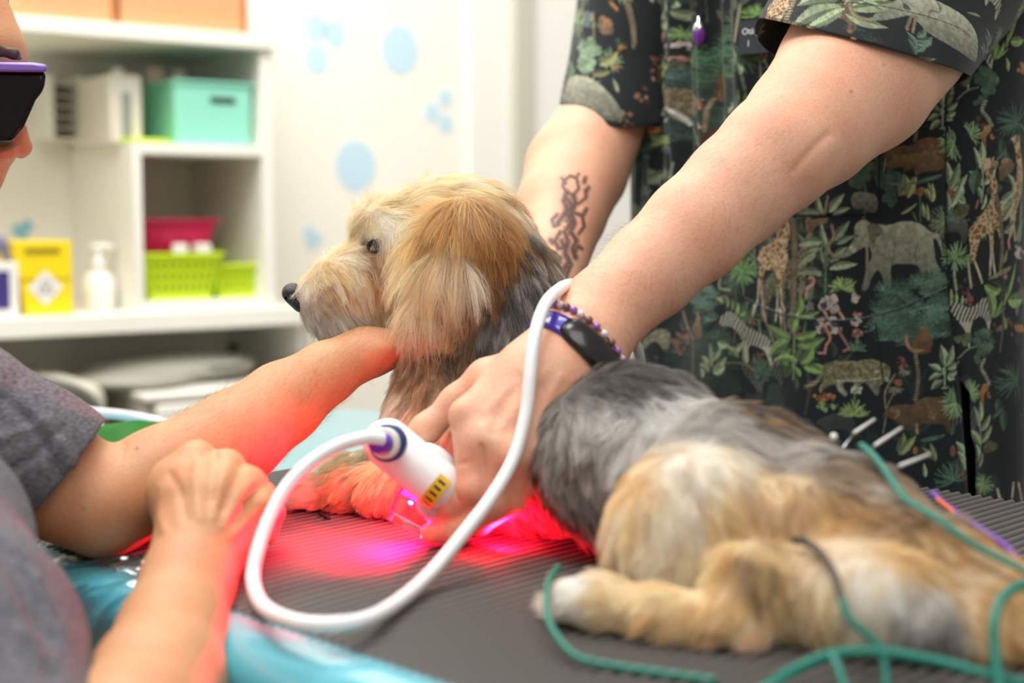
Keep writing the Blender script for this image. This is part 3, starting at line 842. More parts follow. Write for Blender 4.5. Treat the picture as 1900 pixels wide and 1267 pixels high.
# nose
nz_ = SDF()
nz_.ellp(545, 545, 1.095, 22, 20, 0.013, 25, 0, 0.006)
nz_.ellp(558, 558, 1.095, 16, 22, 0.011, 0, 0, 0.006)
nz_.ellp(549, 552, 1.0825, 9, 5, 0.005, 20, 0, 0.003, True)
nz_.ellp(536, 552, 1.092, 5, 4, 0.006, 20, 0, 0.003, True)
Vn, Fn = nz_.mesh(0.0008)
M_nose = mat_simple('dog_nose_leather', (38, 38, 42), 0.42, bump=0.5, nscale=900)
obj_from('nose', Vn, Fn, M_nose, dog)
# eye with dark rim
M_eye = mat_simple('eye_dark_brown', (54, 28, 12), 0.05, coat=1.0)
M_rim = mat_simple('eyelid_black', (22, 18, 16), 0.5)
def sphere(c, r, R=None, n=24, m=16, sq=(1, 1, 1)):
    V = []; 
    for j in range(m + 1):
        th = math.pi * j / m
        for i in range(n):
            a = 2 * math.pi * i / n
            V.append((math.sin(th) * math.cos(a) * sq[0], math.sin(th) * math.sin(a) * sq[1], math.cos(th) * sq[2]))
    Fc = [(j * n + i, (j + 1) * n + i, (j + 1) * n + (i + 1) % n, j * n + (i + 1) % n) for j in range(m) for i in range(n)]
    V = np.array(V) * r
    if R is not None: V = V @ np.asarray(R)
    return V + np.asarray(c, float), Fc
ep = find_surface(Vd, 691, 449)
V_, F_ = sphere(ep + FW * 0.0050 + RT * 0.0008, 0.0080)
eye = obj_from('eye', V_, F_, M_eye, dog)
ring = np.array([ep - FW * 0.0012 + 0.0068 * math.cos(a) * RT + 0.0042 * math.sin(a) * UP + abs(math.cos(a)) * 0.002 * FW for a in np.linspace(0, 2 * math.pi, 40)])
MB().tube(ring, 0.0011, 8).build('eyelid', M_rim, dog, smooth=True)
# ------------------------------------------------------------------ skin
def skin_material(name, bump=0.25, ink=None):
    m, N, L, b = mat_new(name)
    a = N.new('ShaderNodeAttribute'); a.attribute_name = 'col'
    tc = N.new('ShaderNodeTexCoord')
    n1 = N.new('ShaderNodeTexNoise'); n1.inputs['Scale'].default_value = 26; n1.inputs['Detail'].default_value = 6
    n2 = N.new('ShaderNodeTexNoise'); n2.inputs['Scale'].default_value = 420; n2.inputs['Detail'].default_value = 4
    vo = N.new('ShaderNodeTexVoronoi'); vo.inputs['Scale'].default_value = 900
    for x in (n1, n2, vo): L.new(tc.outputs['Object'], x.inputs['Vector'])
    hs = N.new('ShaderNodeMix'); hs.data_type = 'RGBA'; hs.blend_type = 'MULTIPLY'
    r = N.new('ShaderNodeValToRGB'); r.color_ramp.elements[0].position = 0.35; r.color_ramp.elements[1].position = 0.65
    r.color_ramp.elements[0].color = (1.0, 0.80, 0.74, 1); r.color_ramp.elements[1].color = (1, 1, 1, 1)
    L.new(n1.outputs['Fac'], r.inputs[0]); hs.inputs[0].default_value = 0.6
    L.new(a.outputs['Color'], hs.inputs[6]); L.new(r.outputs[0], hs.inputs[7])
    h2 = N.new('ShaderNodeMix'); h2.data_type = 'RGBA'; h2.blend_type = 'MULTIPLY'; h2.inputs[0].default_value = 0.55
    r2 = N.new('ShaderNodeValToRGB'); r2.color_ramp.elements[0].position = 0.3; r2.color_ramp.elements[1].position = 0.6
    r2.color_ramp.elements[0].color = (0.86, 0.76, 0.72, 1)
    L.new(n2.outputs['Fac'], r2.inputs[0]); L.new(hs.outputs[2], h2.inputs[6]); L.new(r2.outputs[0], h2.inputs[7])
    L.new(h2.outputs[2], b.inputs['Base Color'])
    b.inputs['Roughness'].default_value = 0.52; b.inputs['Specular IOR Level'].default_value = 0.4
    b.inputs['Subsurface Weight'].default_value = 0.25; b.inputs['Subsurface Scale'].default_value = 0.006
    b.inputs['Subsurface Radius'].default_value = (1, 0.35, 0.2)
    bp = N.new('ShaderNodeBump'); bp.inputs['Strength'].default_value = bump; bp.inputs['Distance'].default_value = 0.0006
    ad = N.new('ShaderNodeMath'); ad.operation = 'ADD'
    L.new(n2.outputs['Fac'], ad.inputs[0]); L.new(vo.outputs['Distance'], ad.inputs[1])
    L.new(ad.outputs[0], bp.inputs['Height']); L.new(bp.outputs[0], b.inputs['Normal'])
    return m
M_skin = skin_material('skin')

def dist_poly(x, y, pts):
    P = np.array(pts, float); best = np.full(len(x), 1e9)
    for a, b in zip(P[:-1], P[1:]):
        ab = b - a; t = np.clip(((x - a[0]) * ab[0] + (y - a[1]) * ab[1]) / (ab @ ab + 1e-9), 0, 1)
        best = np.minimum(best, np.hypot(x - a[0] - t * ab[0], y - a[1] - t * ab[1]))
    return best
def join_meshes(parts):
    V = []; Fc = []; C = []; n = 0
    for v, f, c in parts:
        V.append(v); Fc.append(f + n); C.append(c); n += len(v)
    return np.concatenate(V), np.concatenate(Fc), np.concatenate(C)

# ================================================================== person in the jungle-print tunic
TT = nrm(np.array([1.0, -1.0, 0])); TN = nrm(np.array([1.0, 1.0, 0]))   # along the table, away across the table
P1 = empty('person', (0.31, 1.40, 0))
tag(P1, 'standing person in a dark green jungle animal print tunic holding a white laser probe', 'person')
P1C = (225, 178, 150)

ar = SDF()
ar.chain([(1790, -170, 1.27, 172), (1680, 0, 1.19, 172), (1588, 140, 1.13, 148), (1505, 228, 1.085, 122), (1442, 284, 1.06, 109), (1370, 350, 1.05, 102),
          (1290, 425, 1.035, 97), (1205, 503, 1.02, 88), (1120, 580, 1.0, 81), (1085, 622, .985, 78)], 0.006, (FW, 0.9))

# back of the hand: four metacarpals
flatn = (nrm(FW + 0.15 * UP), 0.85)
mc = [((1030, 640, .972, 52), (868, 772, .934, 34), (880, 905, .922, 30), (840, 938, .934, 25), (806, 948, .948, 19)),
      ((1055, 660, .970, 54), (905, 818, .924, 37), (916, 935, .922, 30), (846, 984, .935, 25), (800, 988, .945, 20)),
      ((1078, 682, .968, 52), (956, 842, .920, 38), (950, 925, .930, 29), (890, 968, .950, 24), (850, 975, .960, 20)),
      ((1095, 706, .968, 50), (1008, 826, .920, 36), (992, 892, .930, 28), (940, 935, .955, 23), (905, 945, .965, 18))]
for m_ in mc:
    ar.chain([m_[0], m_[1]], 0.012)
    ar.chain(m_[1:], 0.004)
ar.chain([(1090, 640, .982, 68), (1000, 710, .952, 66), (960, 775, .938, 56)], 0.018)
# thumb leaves the side of the palm and lies behind the probe
ar.chain([(985, 690, .975, 42), (905, 705, .968, 36), (848, 745, .970, 27), (790, 796, .968, 24), (745, 835, .966, 19)], 0.010)
# knuckles
for (x, y, d) in [(905, 812, .924), (956, 838, .919)]:
    ar.ellp(x, y, d - .002, 22, 20, 0.009, 0, 0, 0.012)
Va, Fa = ar.mesh(0.0015)
def carve(V, Fc, items):
    """push the skin in (+) or out (-) along soft lines: (polyline, millimetres, half-width px)"""
    N = vnormals(V, Fc); x, y, d = PX(V); f = (N @ FW) < -0.15
    for pts, mm, w in items:
        P = spline([(a, b, 0) for a, b in pts], 8 * len(pts))[:, :2] if len(pts) > 2 else np.array(pts, float)
        g = np.exp(-(dist_poly(x, y, P) / w) ** 2) * f
        V = V - N * (g * mm * 0.001)[:, None]
    return V
Va = carve(Va, Fa, [([(1536, 250), (1512, 272), (1494, 292), (1474, 316)], 1.1, 8), ([(1548, 272), (1528, 296), (1508, 322)], -0.8, 16),
    ([(962, 700), (930, 760), (915, 800)], 1.6, 11), ([(1000, 720), (972, 790), (958, 830)], 1.6, 12), ([(985, 680), (900, 765)], -1.0, 9), ([(1010, 690), (935, 790)], -0.9, 9), ([(1040, 700), (975, 815)], -0.8, 9),
    ([(893, 830), (898, 880), (902, 930)], 2.2, 6), ([(850, 862), (866, 858)], 0.7, 5), ([(838, 905), (850, 930)], 0.9, 5), ([(895, 935), (840, 962), (800, 968)], 1.4, 5)])
# second arm, reaching behind the dog's neck
br = SDF()
br.chain([(1220, -60, 1.475, 82), (1170, 90, 1.46, 78), (1128, 205, 1.43, 80), (1070, 315, 1.385, 95), (1040, 395, 1.33, 85), (1020, 490, 1.27, 68), (1003, 580, 1.21, 55), (992, 620, 1.19, 52)], 0.006)
br.ellp(985, 680, 1.18, 62, 70, 0.018, 0, 0, 0.02)
for i in range(4):
    br.chain([(955 + i * 22, 720, 1.175, 26), (945 + i * 26, 775, 1.16, 24), (940 + i * 26, 820, 1.14, 21)], 0.004)
br.chain([(945, 670, 1.18, 28), (915, 700, 1.175, 24), (900, 735, 1.165, 20)], 0.008)
Vb, Fb = br.mesh(0.0018)
# torso, neck, head, legs under the clothes
def tc_(z):   # torso centre at height z
    return np.array([0.297, 1.400, z])
bo = SDF()
bo.ell(tc_(1.28), [TT, TN, [0, 0, 1]], (0.185, 0.105, 0.24), 0.03)
bo.ell(tc_(1.02), [TT, TN, [0, 0, 1]], (0.18, 0.10, 0.26), 0.03)
for sgn in (-1, 1):
    hp = tc_(0.93) + sgn * 0.09 * TT
    bo.rc(hp, hp + [0, 0, -0.42], 0.085, 0.058, 0.02).rc(hp + [0, 0, -0.42], hp + [0, 0, -0.86], 0.058, 0.042, 0.02)
    bo.rc(hp + [0, 0, -0.88], hp + [0, 0, -0.89] - 0.13 * TN, 0.036, 0.034, 0.02)
    bo.rc(tc_(1.45), tc_(1.44) + sgn * 0.19 * TT, 0.06, 0.06, 0.03)
bo.rc(tc_(1.42), tc_(1.58) - 0.03 * TN, 0.06, 0.055, 0.03)
bo.ell(tc_(1.69) - 0.06 * TN, [TT, TN, [0, 0, 1]], (0.078, 0.098, 0.12), 0.02)
bo.ell(tc_(1.64) - 0.10 * TN, [TT, TN, [0, 0, 1]], (0.06, 0.06, 0.07), 0.02)
bo.rc(tc_(1.67) - 0.155 * TN, tc_(1.645) - 0.178 * TN, 0.010, 0.014, 0.01)
for sgn in (-1, 1): bo.ell(tc_(1.67) - 0.05 * TN + sgn * 0.082 * TT, [TT, TN, [0, 0, 1]], (0.012, 0.02, 0.032), 0.005)
Vc, Fc_ = bo.mesh(0.006, clip_lo=np.array([-9, -9, 0.001]))

def skin_col(V, base, seed=0, red=0.10):
    n = vnoise(V, 22, seed)[:, None]; n2 = vnoise(V, 70, seed + 1)[:, None]
    c = np.repeat(s2l(base)[None], len(V), 0)
    c = c * (0.93 + 0.14 * n) * np.array([1, 1, 1])
    c[:, 1:] *= 1 - red * (n2 - 0.4)
    return c
ca_ = skin_col(Va, P1C, 1)
# moles and blotches on the near arm
xa, ya, da = PX(Va)
for (x, y, r, dk) in [(1579, 170, 3.2, .45), (1491, 91, 7, .82), (1552, 128, 4, .85), (1560, 150, 8, .88), (1292, 444, 4, .8), (1300, 460, 3, .8), (1385, 340, 6, .85), (1640, 120, 2.5, .5), (1450, 180, 4, .88)]:
    w = np.exp(-((xa - x) ** 2 + (ya - y) ** 2) / (2 * (r * .7) ** 2))[:, None]
    ca_ = ca_ * (1 - w * (1 - np.array([min(1, dk + .12), dk, dk])))
cb_ = skin_col(Vb, P1C, 3)
# tattoo on the far forearm: tall inked creature with scrolls
xb, yb, db = PX(Vb)
ink = np.zeros(len(Vb))
strokes = [
    ([(1046, 336), (1058, 326), (1070, 330), (1074, 350), (1064, 362), (1050, 356), (1044, 344), (1046, 336)], 1.8),
    ([(1050, 340), (1042, 330)], 1.8), ([(1068, 330), (1074, 322)], 1.6),
    ([(1052, 356), (1046, 372), (1052, 388), (1044, 402), (1034, 414)], 3.0),
    ([(1064, 362), (1068, 378), (1060, 396), (1066, 414), (1058, 432)], 3.0),
    ([(1052, 370), (1062, 380), (1052, 396), (1060, 412), (1048, 430), (1054, 448)], 2.6),
    ([(1034, 398), (1024, 408), (1028, 420), (1038, 416)], 2.2),
    ([(1074, 378), (1088, 366), (1086, 352)], 1.8), ([(1086, 330), (1084, 338)], 2.4), ([(1088, 356), (1092, 348)], 2.2),
    ([(1068, 396), (1082, 400), (1088, 388)], 2.2), ([(1080, 400), (1084, 420), (1074, 434)], 2.0),
    ([(1040, 430), (1030, 446), (1036, 462), (1046, 458), (1042, 446)], 2.6),
    ([(1060, 432), (1070, 446), (1062, 462), (1068, 478)], 3.0),
    ([(1054, 448), (1048, 468), (1056, 484), (1046, 500), (1036, 520)], 3.4),
    ([(1030, 470), (1022, 484), (1030, 498), (1024, 514)], 2.6),
    ([(1066, 470), (1074, 456), (1080, 462)], 2.0), ([(1022, 446), (1026, 450)], 3.5),
    ([(1040, 478), (1034, 492), (1040, 506), (1030, 530)], 2.4), ([(1060, 490), (1052, 508), (1046, 530)], 2.6),
]
for p_, w_ in strokes:
    ink = np.maximum(ink, np.clip(1.4 - dist_poly(xb, yb, p_) / w_ * 0.5, 0, 1))
body_ink = np.clip(1 - dist_poly(xb, yb, [(1056, 370), (1052, 420), (1050, 470), (1038, 520)]) / 20, 0, 1) * (vnoise(Vb, 330, 4) > 0.50)
ink = np.maximum(ink, body_ink * 0.9) * ((Vb - CAM) @ FW < 1.42)
ink *= (vnormals(Vb, Fb) @ FW < 0)
cb_ = cb_ * (1 - 0.86 * ink[:, None]) + s2l((52, 60, 74)) * 0.5 * ink[:, None]
V1, F1, C1 = join_meshes([(Va, Fa, ca_), (Vb, Fb, cb_), (Vc, Fc_, skin_col(Vc, P1C, 5))])
body1 = obj_from('body', V1, F1, M_skin, P1, col=C1)

# arm hair
hair_m = fur_material('arm_hair_brown')
def arm_hair(V, Fc, anchors, n, parent, dens, rad=0.00003):
    return make_hair('arm_hair', V, Fc, vnormals(V, Fc), anchors, n, hair_m, parent, dens, rad=rad, seg=5, clump=0.1, wave=0.5, grav=0.1)
C_['hairbrown'] = (120, 84, 58); C_['hairdark'] = (70, 48, 36)
arm_hair(Va, Fa, [(1300, 430, (-.5, .9), 26, ('hairbrown', 'hairdark', 'hairbrown'), .5), (1180, 430, (-.9, .3), 24, ('hairbrown', 'hairdark', 'hairbrown'), .5),
                  (1130, 620, (-.3, .9), 24, ('hairbrown', 'hairdark', 'hairbrown'), .5)], 2600, P1, np.where((xa > 1050) & (xa < 1480) & (ya < 660) & (ya > 230), 1.0, 0.0))

# head hair (above the picture)
hs_ = SDF(); hs_.ell(tc_(1.725) - 0.045 * TN, [TT, TN, [0, 0, 1]], (0.092, 0.105, 0.105), 0.02)
hs_.ell(tc_(1.66) - 0.13 * TN, [TT, TN, [0, 0, 1]], (0.07, 0.06, 0.09), 0.01, True)
M_hair = mat_simple('brown_hair', (74, 50, 34), 0.5, noise=0.3, nscale=120, bump=0.6)
v_, f_ = hs_.mesh(0.005); obj_from('hair', v_, f_, M_hair, P1)
# trousers
tr_ = SDF()
tr_.ell(tc_(0.93), [TT, TN, [0, 0, 1]], (0.19, 0.112, 0.13), 0.03)
for sgn in (-1, 1):
    hp = tc_(0.90) + sgn * 0.092 * TT
    tr_.rc(hp, hp + [0, 0, -0.42], 0.095, 0.075, 0.03).rc(hp + [0, 0, -0.42], hp + [0, 0, -0.80], 0.075, 0.066, 0.02)
M_black = mat_simple('black_cotton', (22, 22, 24), 0.85, noise=0.1, bump=0.3, nscale=500)
v_, f_ = tr_.mesh(0.006); obj_from('trousers', v_, f_, M_black, P1)

# ================================================================== person in the grey T-shirt
P2 = empty('person', (-0.42, 0.78, 0))
tag(P2, 'person in a grey t-shirt and dark safety goggles holding the dog under its chin', 'person')
P2C = (206, 156, 116)
q = SDF()
q.chain([(-230, 720, .93, 130), (-90, 770, .93, 122), (60, 855, .945, 110), (130, 905, .955, 103), (195, 936, .955, 96), (300, 886, .975, 93), (440, 810, 1.005, 87), (525, 747, 1.035, 75), (605, 692, 1.06, 57), (670, 656, 1.08, 47)], 0.006)
q.ellp(720, 648, 1.095, 62, 34, 0.035, -10, 0, 0.02)
for i in range(4):
    q.chain([(760, 640, 1.075 + i * .022, 22), (800, 612 - i * 6, 1.09 + i * .022, 21), (815, 575, 1.105 + i * .02, 18)], 0.004)
q.chain([(690, 640, 1.115, 28), (715, 610, 1.145, 24), (735, 570, 1.155, 20)], 0.008)
# near forearm with the fist resting on the other arm
q.chain([(150, 1560, .62, 170), (245, 1380, .70, 150), (292, 1267, .755, 122), (318, 1175, .80, 98), (348, 1080, .84, 84), (372, 1010, .865, 82), (388, 950, .88, 84)], 0.008)
K = [(365, 846, .905), (424, 860, .898), (464, 895, .893), (492, 932, .888)]
Wr = [(345, 975, .885), (372, 985, .875), (400, 990, .872), (425, 1000, .872)]
Rk = [28, 24, 23, 21]
for (kx, ky, kd), (wx, wy, wd), r_ in zip(K, Wr, Rk):
    q.chain([(wx, wy, wd, 46), (kx, ky + 6, kd, r_ * .92)], 0.006)
    q.ellp(kx, ky, kd - .004, r_ * .92, r_ * .86, 0.010, 0, 0, 0.004)
for (kx, ky, kd), (ex, ey, ed), r_ in zip(K, [(385, 868, .955), (440, 880, .955), (490, 915, .945), (510, 950, .935)], Rk):
    q.chain([(kx, ky, kd, r_ * .92), (ex, ey, ed, r_ * .85)], 0.004)
    q.chain([(ex, ey, ed, r_ * .85), (ex - 10, ey + 45, ed - .005, r_ * .7)], 0.004)
q.chain([(350, 970, .88, 52), (322, 915, .892, 42), (312, 885, .905, 30)], 0.012)
q.chain([(322, 915, .90, 34), (300, 935, .925, 26), (315, 980, .94, 21)], 0.006)
q.chain([(365, 905, .895, 56), (430, 930, .885, 52)], 0.02)
Vq, Fq = q.mesh(0.0016)
Vq = carve(Vq, Fq, [([(398, 842), (392, 880), (390, 925)], 1.5, 9), ([(448, 868), (430, 905), (415, 945)], 1.5, 9), ([(482, 905), (456, 938), (435, 968)], 1.4, 8),
    ([(366, 852), (362, 900), (372, 960)], -1.3, 9), ([(424, 862), (405, 910), (396, 960)], -1.3, 8), ([(464, 896), (435, 935), (415, 975)], -1.3, 8), ([(494, 930), (460, 965), (430, 995)], -1.1, 8),
    ([(316, 880), (335, 915), (345, 960)], 1.2, 9), ([(300, 905), (296, 950), (305, 985)], -1.2, 9), ([(228, 822), (222, 845)], 0.8, 9)])
hd = SDF()
hd.ellp(-190, 110, 1.12, 222, 240, 0.072, 12, 0, 0.02)
hd.ellp(-95, 280, 1.12, 100, 120, 0.055, 10, 0, 0.03)
hd.chain([(2, 95, 1.12, 32), (-4, 150, 1.12, 28)], 0.02, (FW, 1.9))
hd.chain([(-5, 180, 1.12, 18), (22, 235, 1.12, 20), (40, 274, 1.12, 21)], 0.010)
hd.ellp(16, 284, 1.105, 17, 13, 0.008, 0, 0, 0.008); hd.ellp(16, 284, 1.135, 17, 13, 0.008, 0, 0, 0.008)
hd.chain([(-14, 300, 1.12, 20), (-20, 330, 1.12, 18)], 0.012, (FW, 1.5))
hd.chain([(-14, 340, 1.12, 10), (-28, 362, 1.12, 11)], 0.006, (FW, 1.9))
hd.ellp(-62, 412, 1.12, 40, 34, 0.022, 0, 0, 0.02)
hd.chain([(-230, 300, 1.12, 130), (-330, 520, 1.05, 135)], 0.03)
hd.chain([(-330, 560, 1.03, 150), (-260, 1000, .92, 210), (-150, 1400, .85, 210)], 0.05)
hd.chain([(-330, 620, 1.02, 150), (-230, 720, .93, 130)], 0.04)
hd.chain([(-300, 800, .90, 140), (-170, 1200, .72, 130), (60, 1560, .62, 150)], 0.03)
hd.rc(W(-150, 1400, .85), [-0.36, 0.78, 0.55], 0.07, 0.13, 0.04)
for s_ in (0, 1):
    hp = np.array([-0.42 + 0.02 * s_, 0.66 + 0.2 * s_, 0.55])
    hd.rc(hp, hp + [0.28, 0.02, -0.02], 0.085, 0.06, 0.03).rc(hp + [0.28, 0.02, -0.02], hp + [0.28, 0.02, -0.50], 0.058, 0.04, 0.02).rc(hp + [0.28, 0.02, -0.515], hp + [0.38, 0.02, -0.52], 0.03, 0.028, 0.02)
Vh, Fh = hd.mesh(0.004, clip_lo=np.array([-9, -9, 0.001]))
cq = skin_col(Vq, P2C, 7)
xq, yq, dq = PX(Vq)
for (x, y, r, dk) in [(254, 832, 3.2, .3), (154, 943, 3, .6), (510, 850, 3, .6), (120, 960, 2.5, .7)]:
    w = np.exp(-((xq - x) ** 2 + (yq - y) ** 2) / (2 * (r * .7) ** 2))[:, None]
    cq = cq * (1 - w * (1 - dk))
ch_ = skin_col(Vh, P2C, 9)
V2, F2, C2 = join_meshes([(Vq, Fq, cq), (Vh, Fh, ch_)])
obj_from('body', V2, F2, M_skin, P2, col=C2)
arm_hair(Vq, Fq, [(400, 790, (.6, -.6), 26, ('hairbrown', 'hairdark', 'hairbrown'), .6), (520, 720, (.4, -.8), 26, ('hairbrown', 'hairdark', 'hairbrown'), .6),
                  (560, 660, (.6, -.5), 24, ('hairbrown', 'hairdark', 'hairbrown'), .6)], 2600, P2, np.where((xq > 250) & (xq < 680) & (dq > .95), 1.0, 0.0))
hh = SDF(); hh.ellp(-215, 60, 1.12, 235, 230, 0.082, 12, 0, 0.02); hh.ellp(-60, 190, 1.12, 130, 190, 0.14, 12, 0, 0.01, True)
v_, f_ = hh.mesh(0.004); obj_from('hair', v_, f_, M_hair, P2)
# T-shirt: torso and sleeve, hollow at the sleeve
ts = SDF()
ts.chain([(-330, 600, 1.03, 175), (-262, 1000, .92, 238), (-150, 1400, .85, 240)], 0.05)
ts.chain([(-340, 700, 1.0, 150), (-230, 715, .94, 150), (-90, 768, .935, 136), (60, 850, .945, 126), (150, 905, .955, 122)], 0.02)
ts.chain([(-300, 800, .90, 175), (-150, 1000, .80, 170), (-62, 1200, .72, 178), (-10, 1450, .66, 225)], 0.04)
ts.rc(W(-150, 1400, .85), [-0.38, 0.78, 0.60], 0.085, 0.15, 0.04)
ts.chain([(-60, 782, .94, 118), (60, 852, .945, 119), (170, 915, .955, 118)], 0.002); 
for p in range(len(ts.P) - 2, len(ts.P)): ts.P[p] = ts.P[p][:7] + (True,)
cut = W(98, 880, .95); cd = nrm(W(160, 925, .957) - W(40, 838, .943))
ts.ell(cut + cd * 0.3, np.eye(3), (0.3, 0.3, 0.3), 0.002, True)
Vt, Ft = ts.mesh(0.0022)
Vt = carve(Vt, Ft, [([(10, 740), (70, 800), (120, 900)], 2.5, 12), ([(40, 745), (105, 815), (140, 870)], -2, 12), ([(0, 880), (60, 850), (110, 800)], 2, 10), ([(-20, 820), (40, 800), (90, 780)], -1.6, 10), ([(10, 1010), (70, 1130), (100, 1240)], 4, 22), ([(40, 1180), (110, 1230)], -4, 20)])
M_tee, N, L, b = mat_new('heather_grey_jersey')
tcn = N.new('ShaderNodeTexCoord'); wv_ = N.new('ShaderNodeTexNoise'); wv_.inputs['Scale'].default_value = 260; wv_.inputs['Detail'].default_value = 6
mp = N.new('ShaderNodeMapping'); mp.inputs['Scale'].default_value = (1, 1, 3.5); L.new(tcn.outputs['Object'], mp.inputs[0]); L.new(mp.outputs[0], wv_.inputs['Vector'])
rp = N.new('ShaderNodeValToRGB'); rp.color_ramp.elements[0].position = 0.3; rp.color_ramp.elements[1].position = 0.72
rp.color_ramp.elements[0].color = lin((62, 62, 70)); rp.color_ramp.elements[1].color = lin((118, 118, 124))
L.new(wv_.outputs['Fac'], rp.inputs[0]); L.new(rp.outputs[0], b.inputs['Base Color']); b.inputs['Roughness'].default_value = 0.9
n3 = N.new('ShaderNodeTexNoise'); n3.inputs['Scale'].default_value = 14; n3.inputs['Detail'].default_value = 3; L.new(tcn.outputs['Object'], n3.inputs['Vector'])
bp = N.new('ShaderNodeBump'); bp.inputs['Distance'].default_value = 0.012; bp.inputs['Strength'].default_value = 0.7
L.new(n3.outputs['Fac'], bp.inputs['Height']); L.new(bp.outputs[0], b.inputs['Normal'])
obj_from('t_shirt', Vt, Ft, M_tee, P2)
M_jean = mat_simple('navy_trouser_cloth', (40, 44, 60), 0.85, noise=0.15, bump=0.3, nscale=400)
pt = SDF()
for s_ in (0, 1):
    hp = np.array([-0.42 + 0.02 * s_, 0.66 + 0.2 * s_, 0.55])
    pt.rc(hp, hp + [0.28, 0.02, -0.02], 0.097, 0.072, 0.03).rc(hp + [0.28, 0.02, -0.02], hp + [0.28, 0.02, -0.46], 0.07, 0.055, 0.02)
pt.ell([-0.41, 0.77, 0.57], np.eye(3), (0.13, 0.19, 0.10), 0.04)
v_, f_ = pt.mesh(0.006); obj_from('trousers', v_, f_, M_jean, P2)
# safety goggles: wraparound dark shield with purple brow bar
def prism(poly, d0, d1):
    n = len(poly)
    V = [W(x, y, d0) for x, y in poly] + [W(x, y, d1) for x, y in poly]
    Fc = [tuple(range(n)), tuple(range(2 * n - 1, n - 1, -1))] + [(i, i + n, (i + 1) % n + n, (i + 1) % n) for i in range(n)]
    return np.array(V), Fc
M_gog = mat_simple('dark_goggle_lens', (10, 9, 9), 0.2, spec=0.25)
M_purp = mat_simple('purple_goggle_frame', (120, 92, 176), 0.3)
V_, F_ = prism([(-70, 128), (86, 132), (82, 166), (66, 186), (44, 236), (22, 264), (-20, 262), (-70, 240)], 1.045, 1.195)
MB().add(V_, F_).build('goggle_shield', M_gog, P2, bevel=0.004, seg=3)
V_, F_ = prism([(-70, 114), (60, 116), (87, 120), (86, 134), (40, 134), (-70, 132)], 1.040, 1.20)
MB().add(V_, F_).build('goggle_brow_bar', M_purp, P2, bevel=0.002, seg=2)
MB().tube(spline([W(-60, 150, 1.042), W(-180, 140, 1.03), W(-330, 150, 1.05)], 12), 0.004).build('goggle_arm', M_gog, P2, smooth=True)
eb = SDF(); eb.chain([(-60, 96, 1.075, 10), (-10, 92, 1.075, 12), (26, 100, 1.083, 9), (36, 108, 1.095, 5)], 0.004)
v_, f_ = eb.mesh(0.0015); obj_from('eyebrow', v_, f_, M_hair, P2)
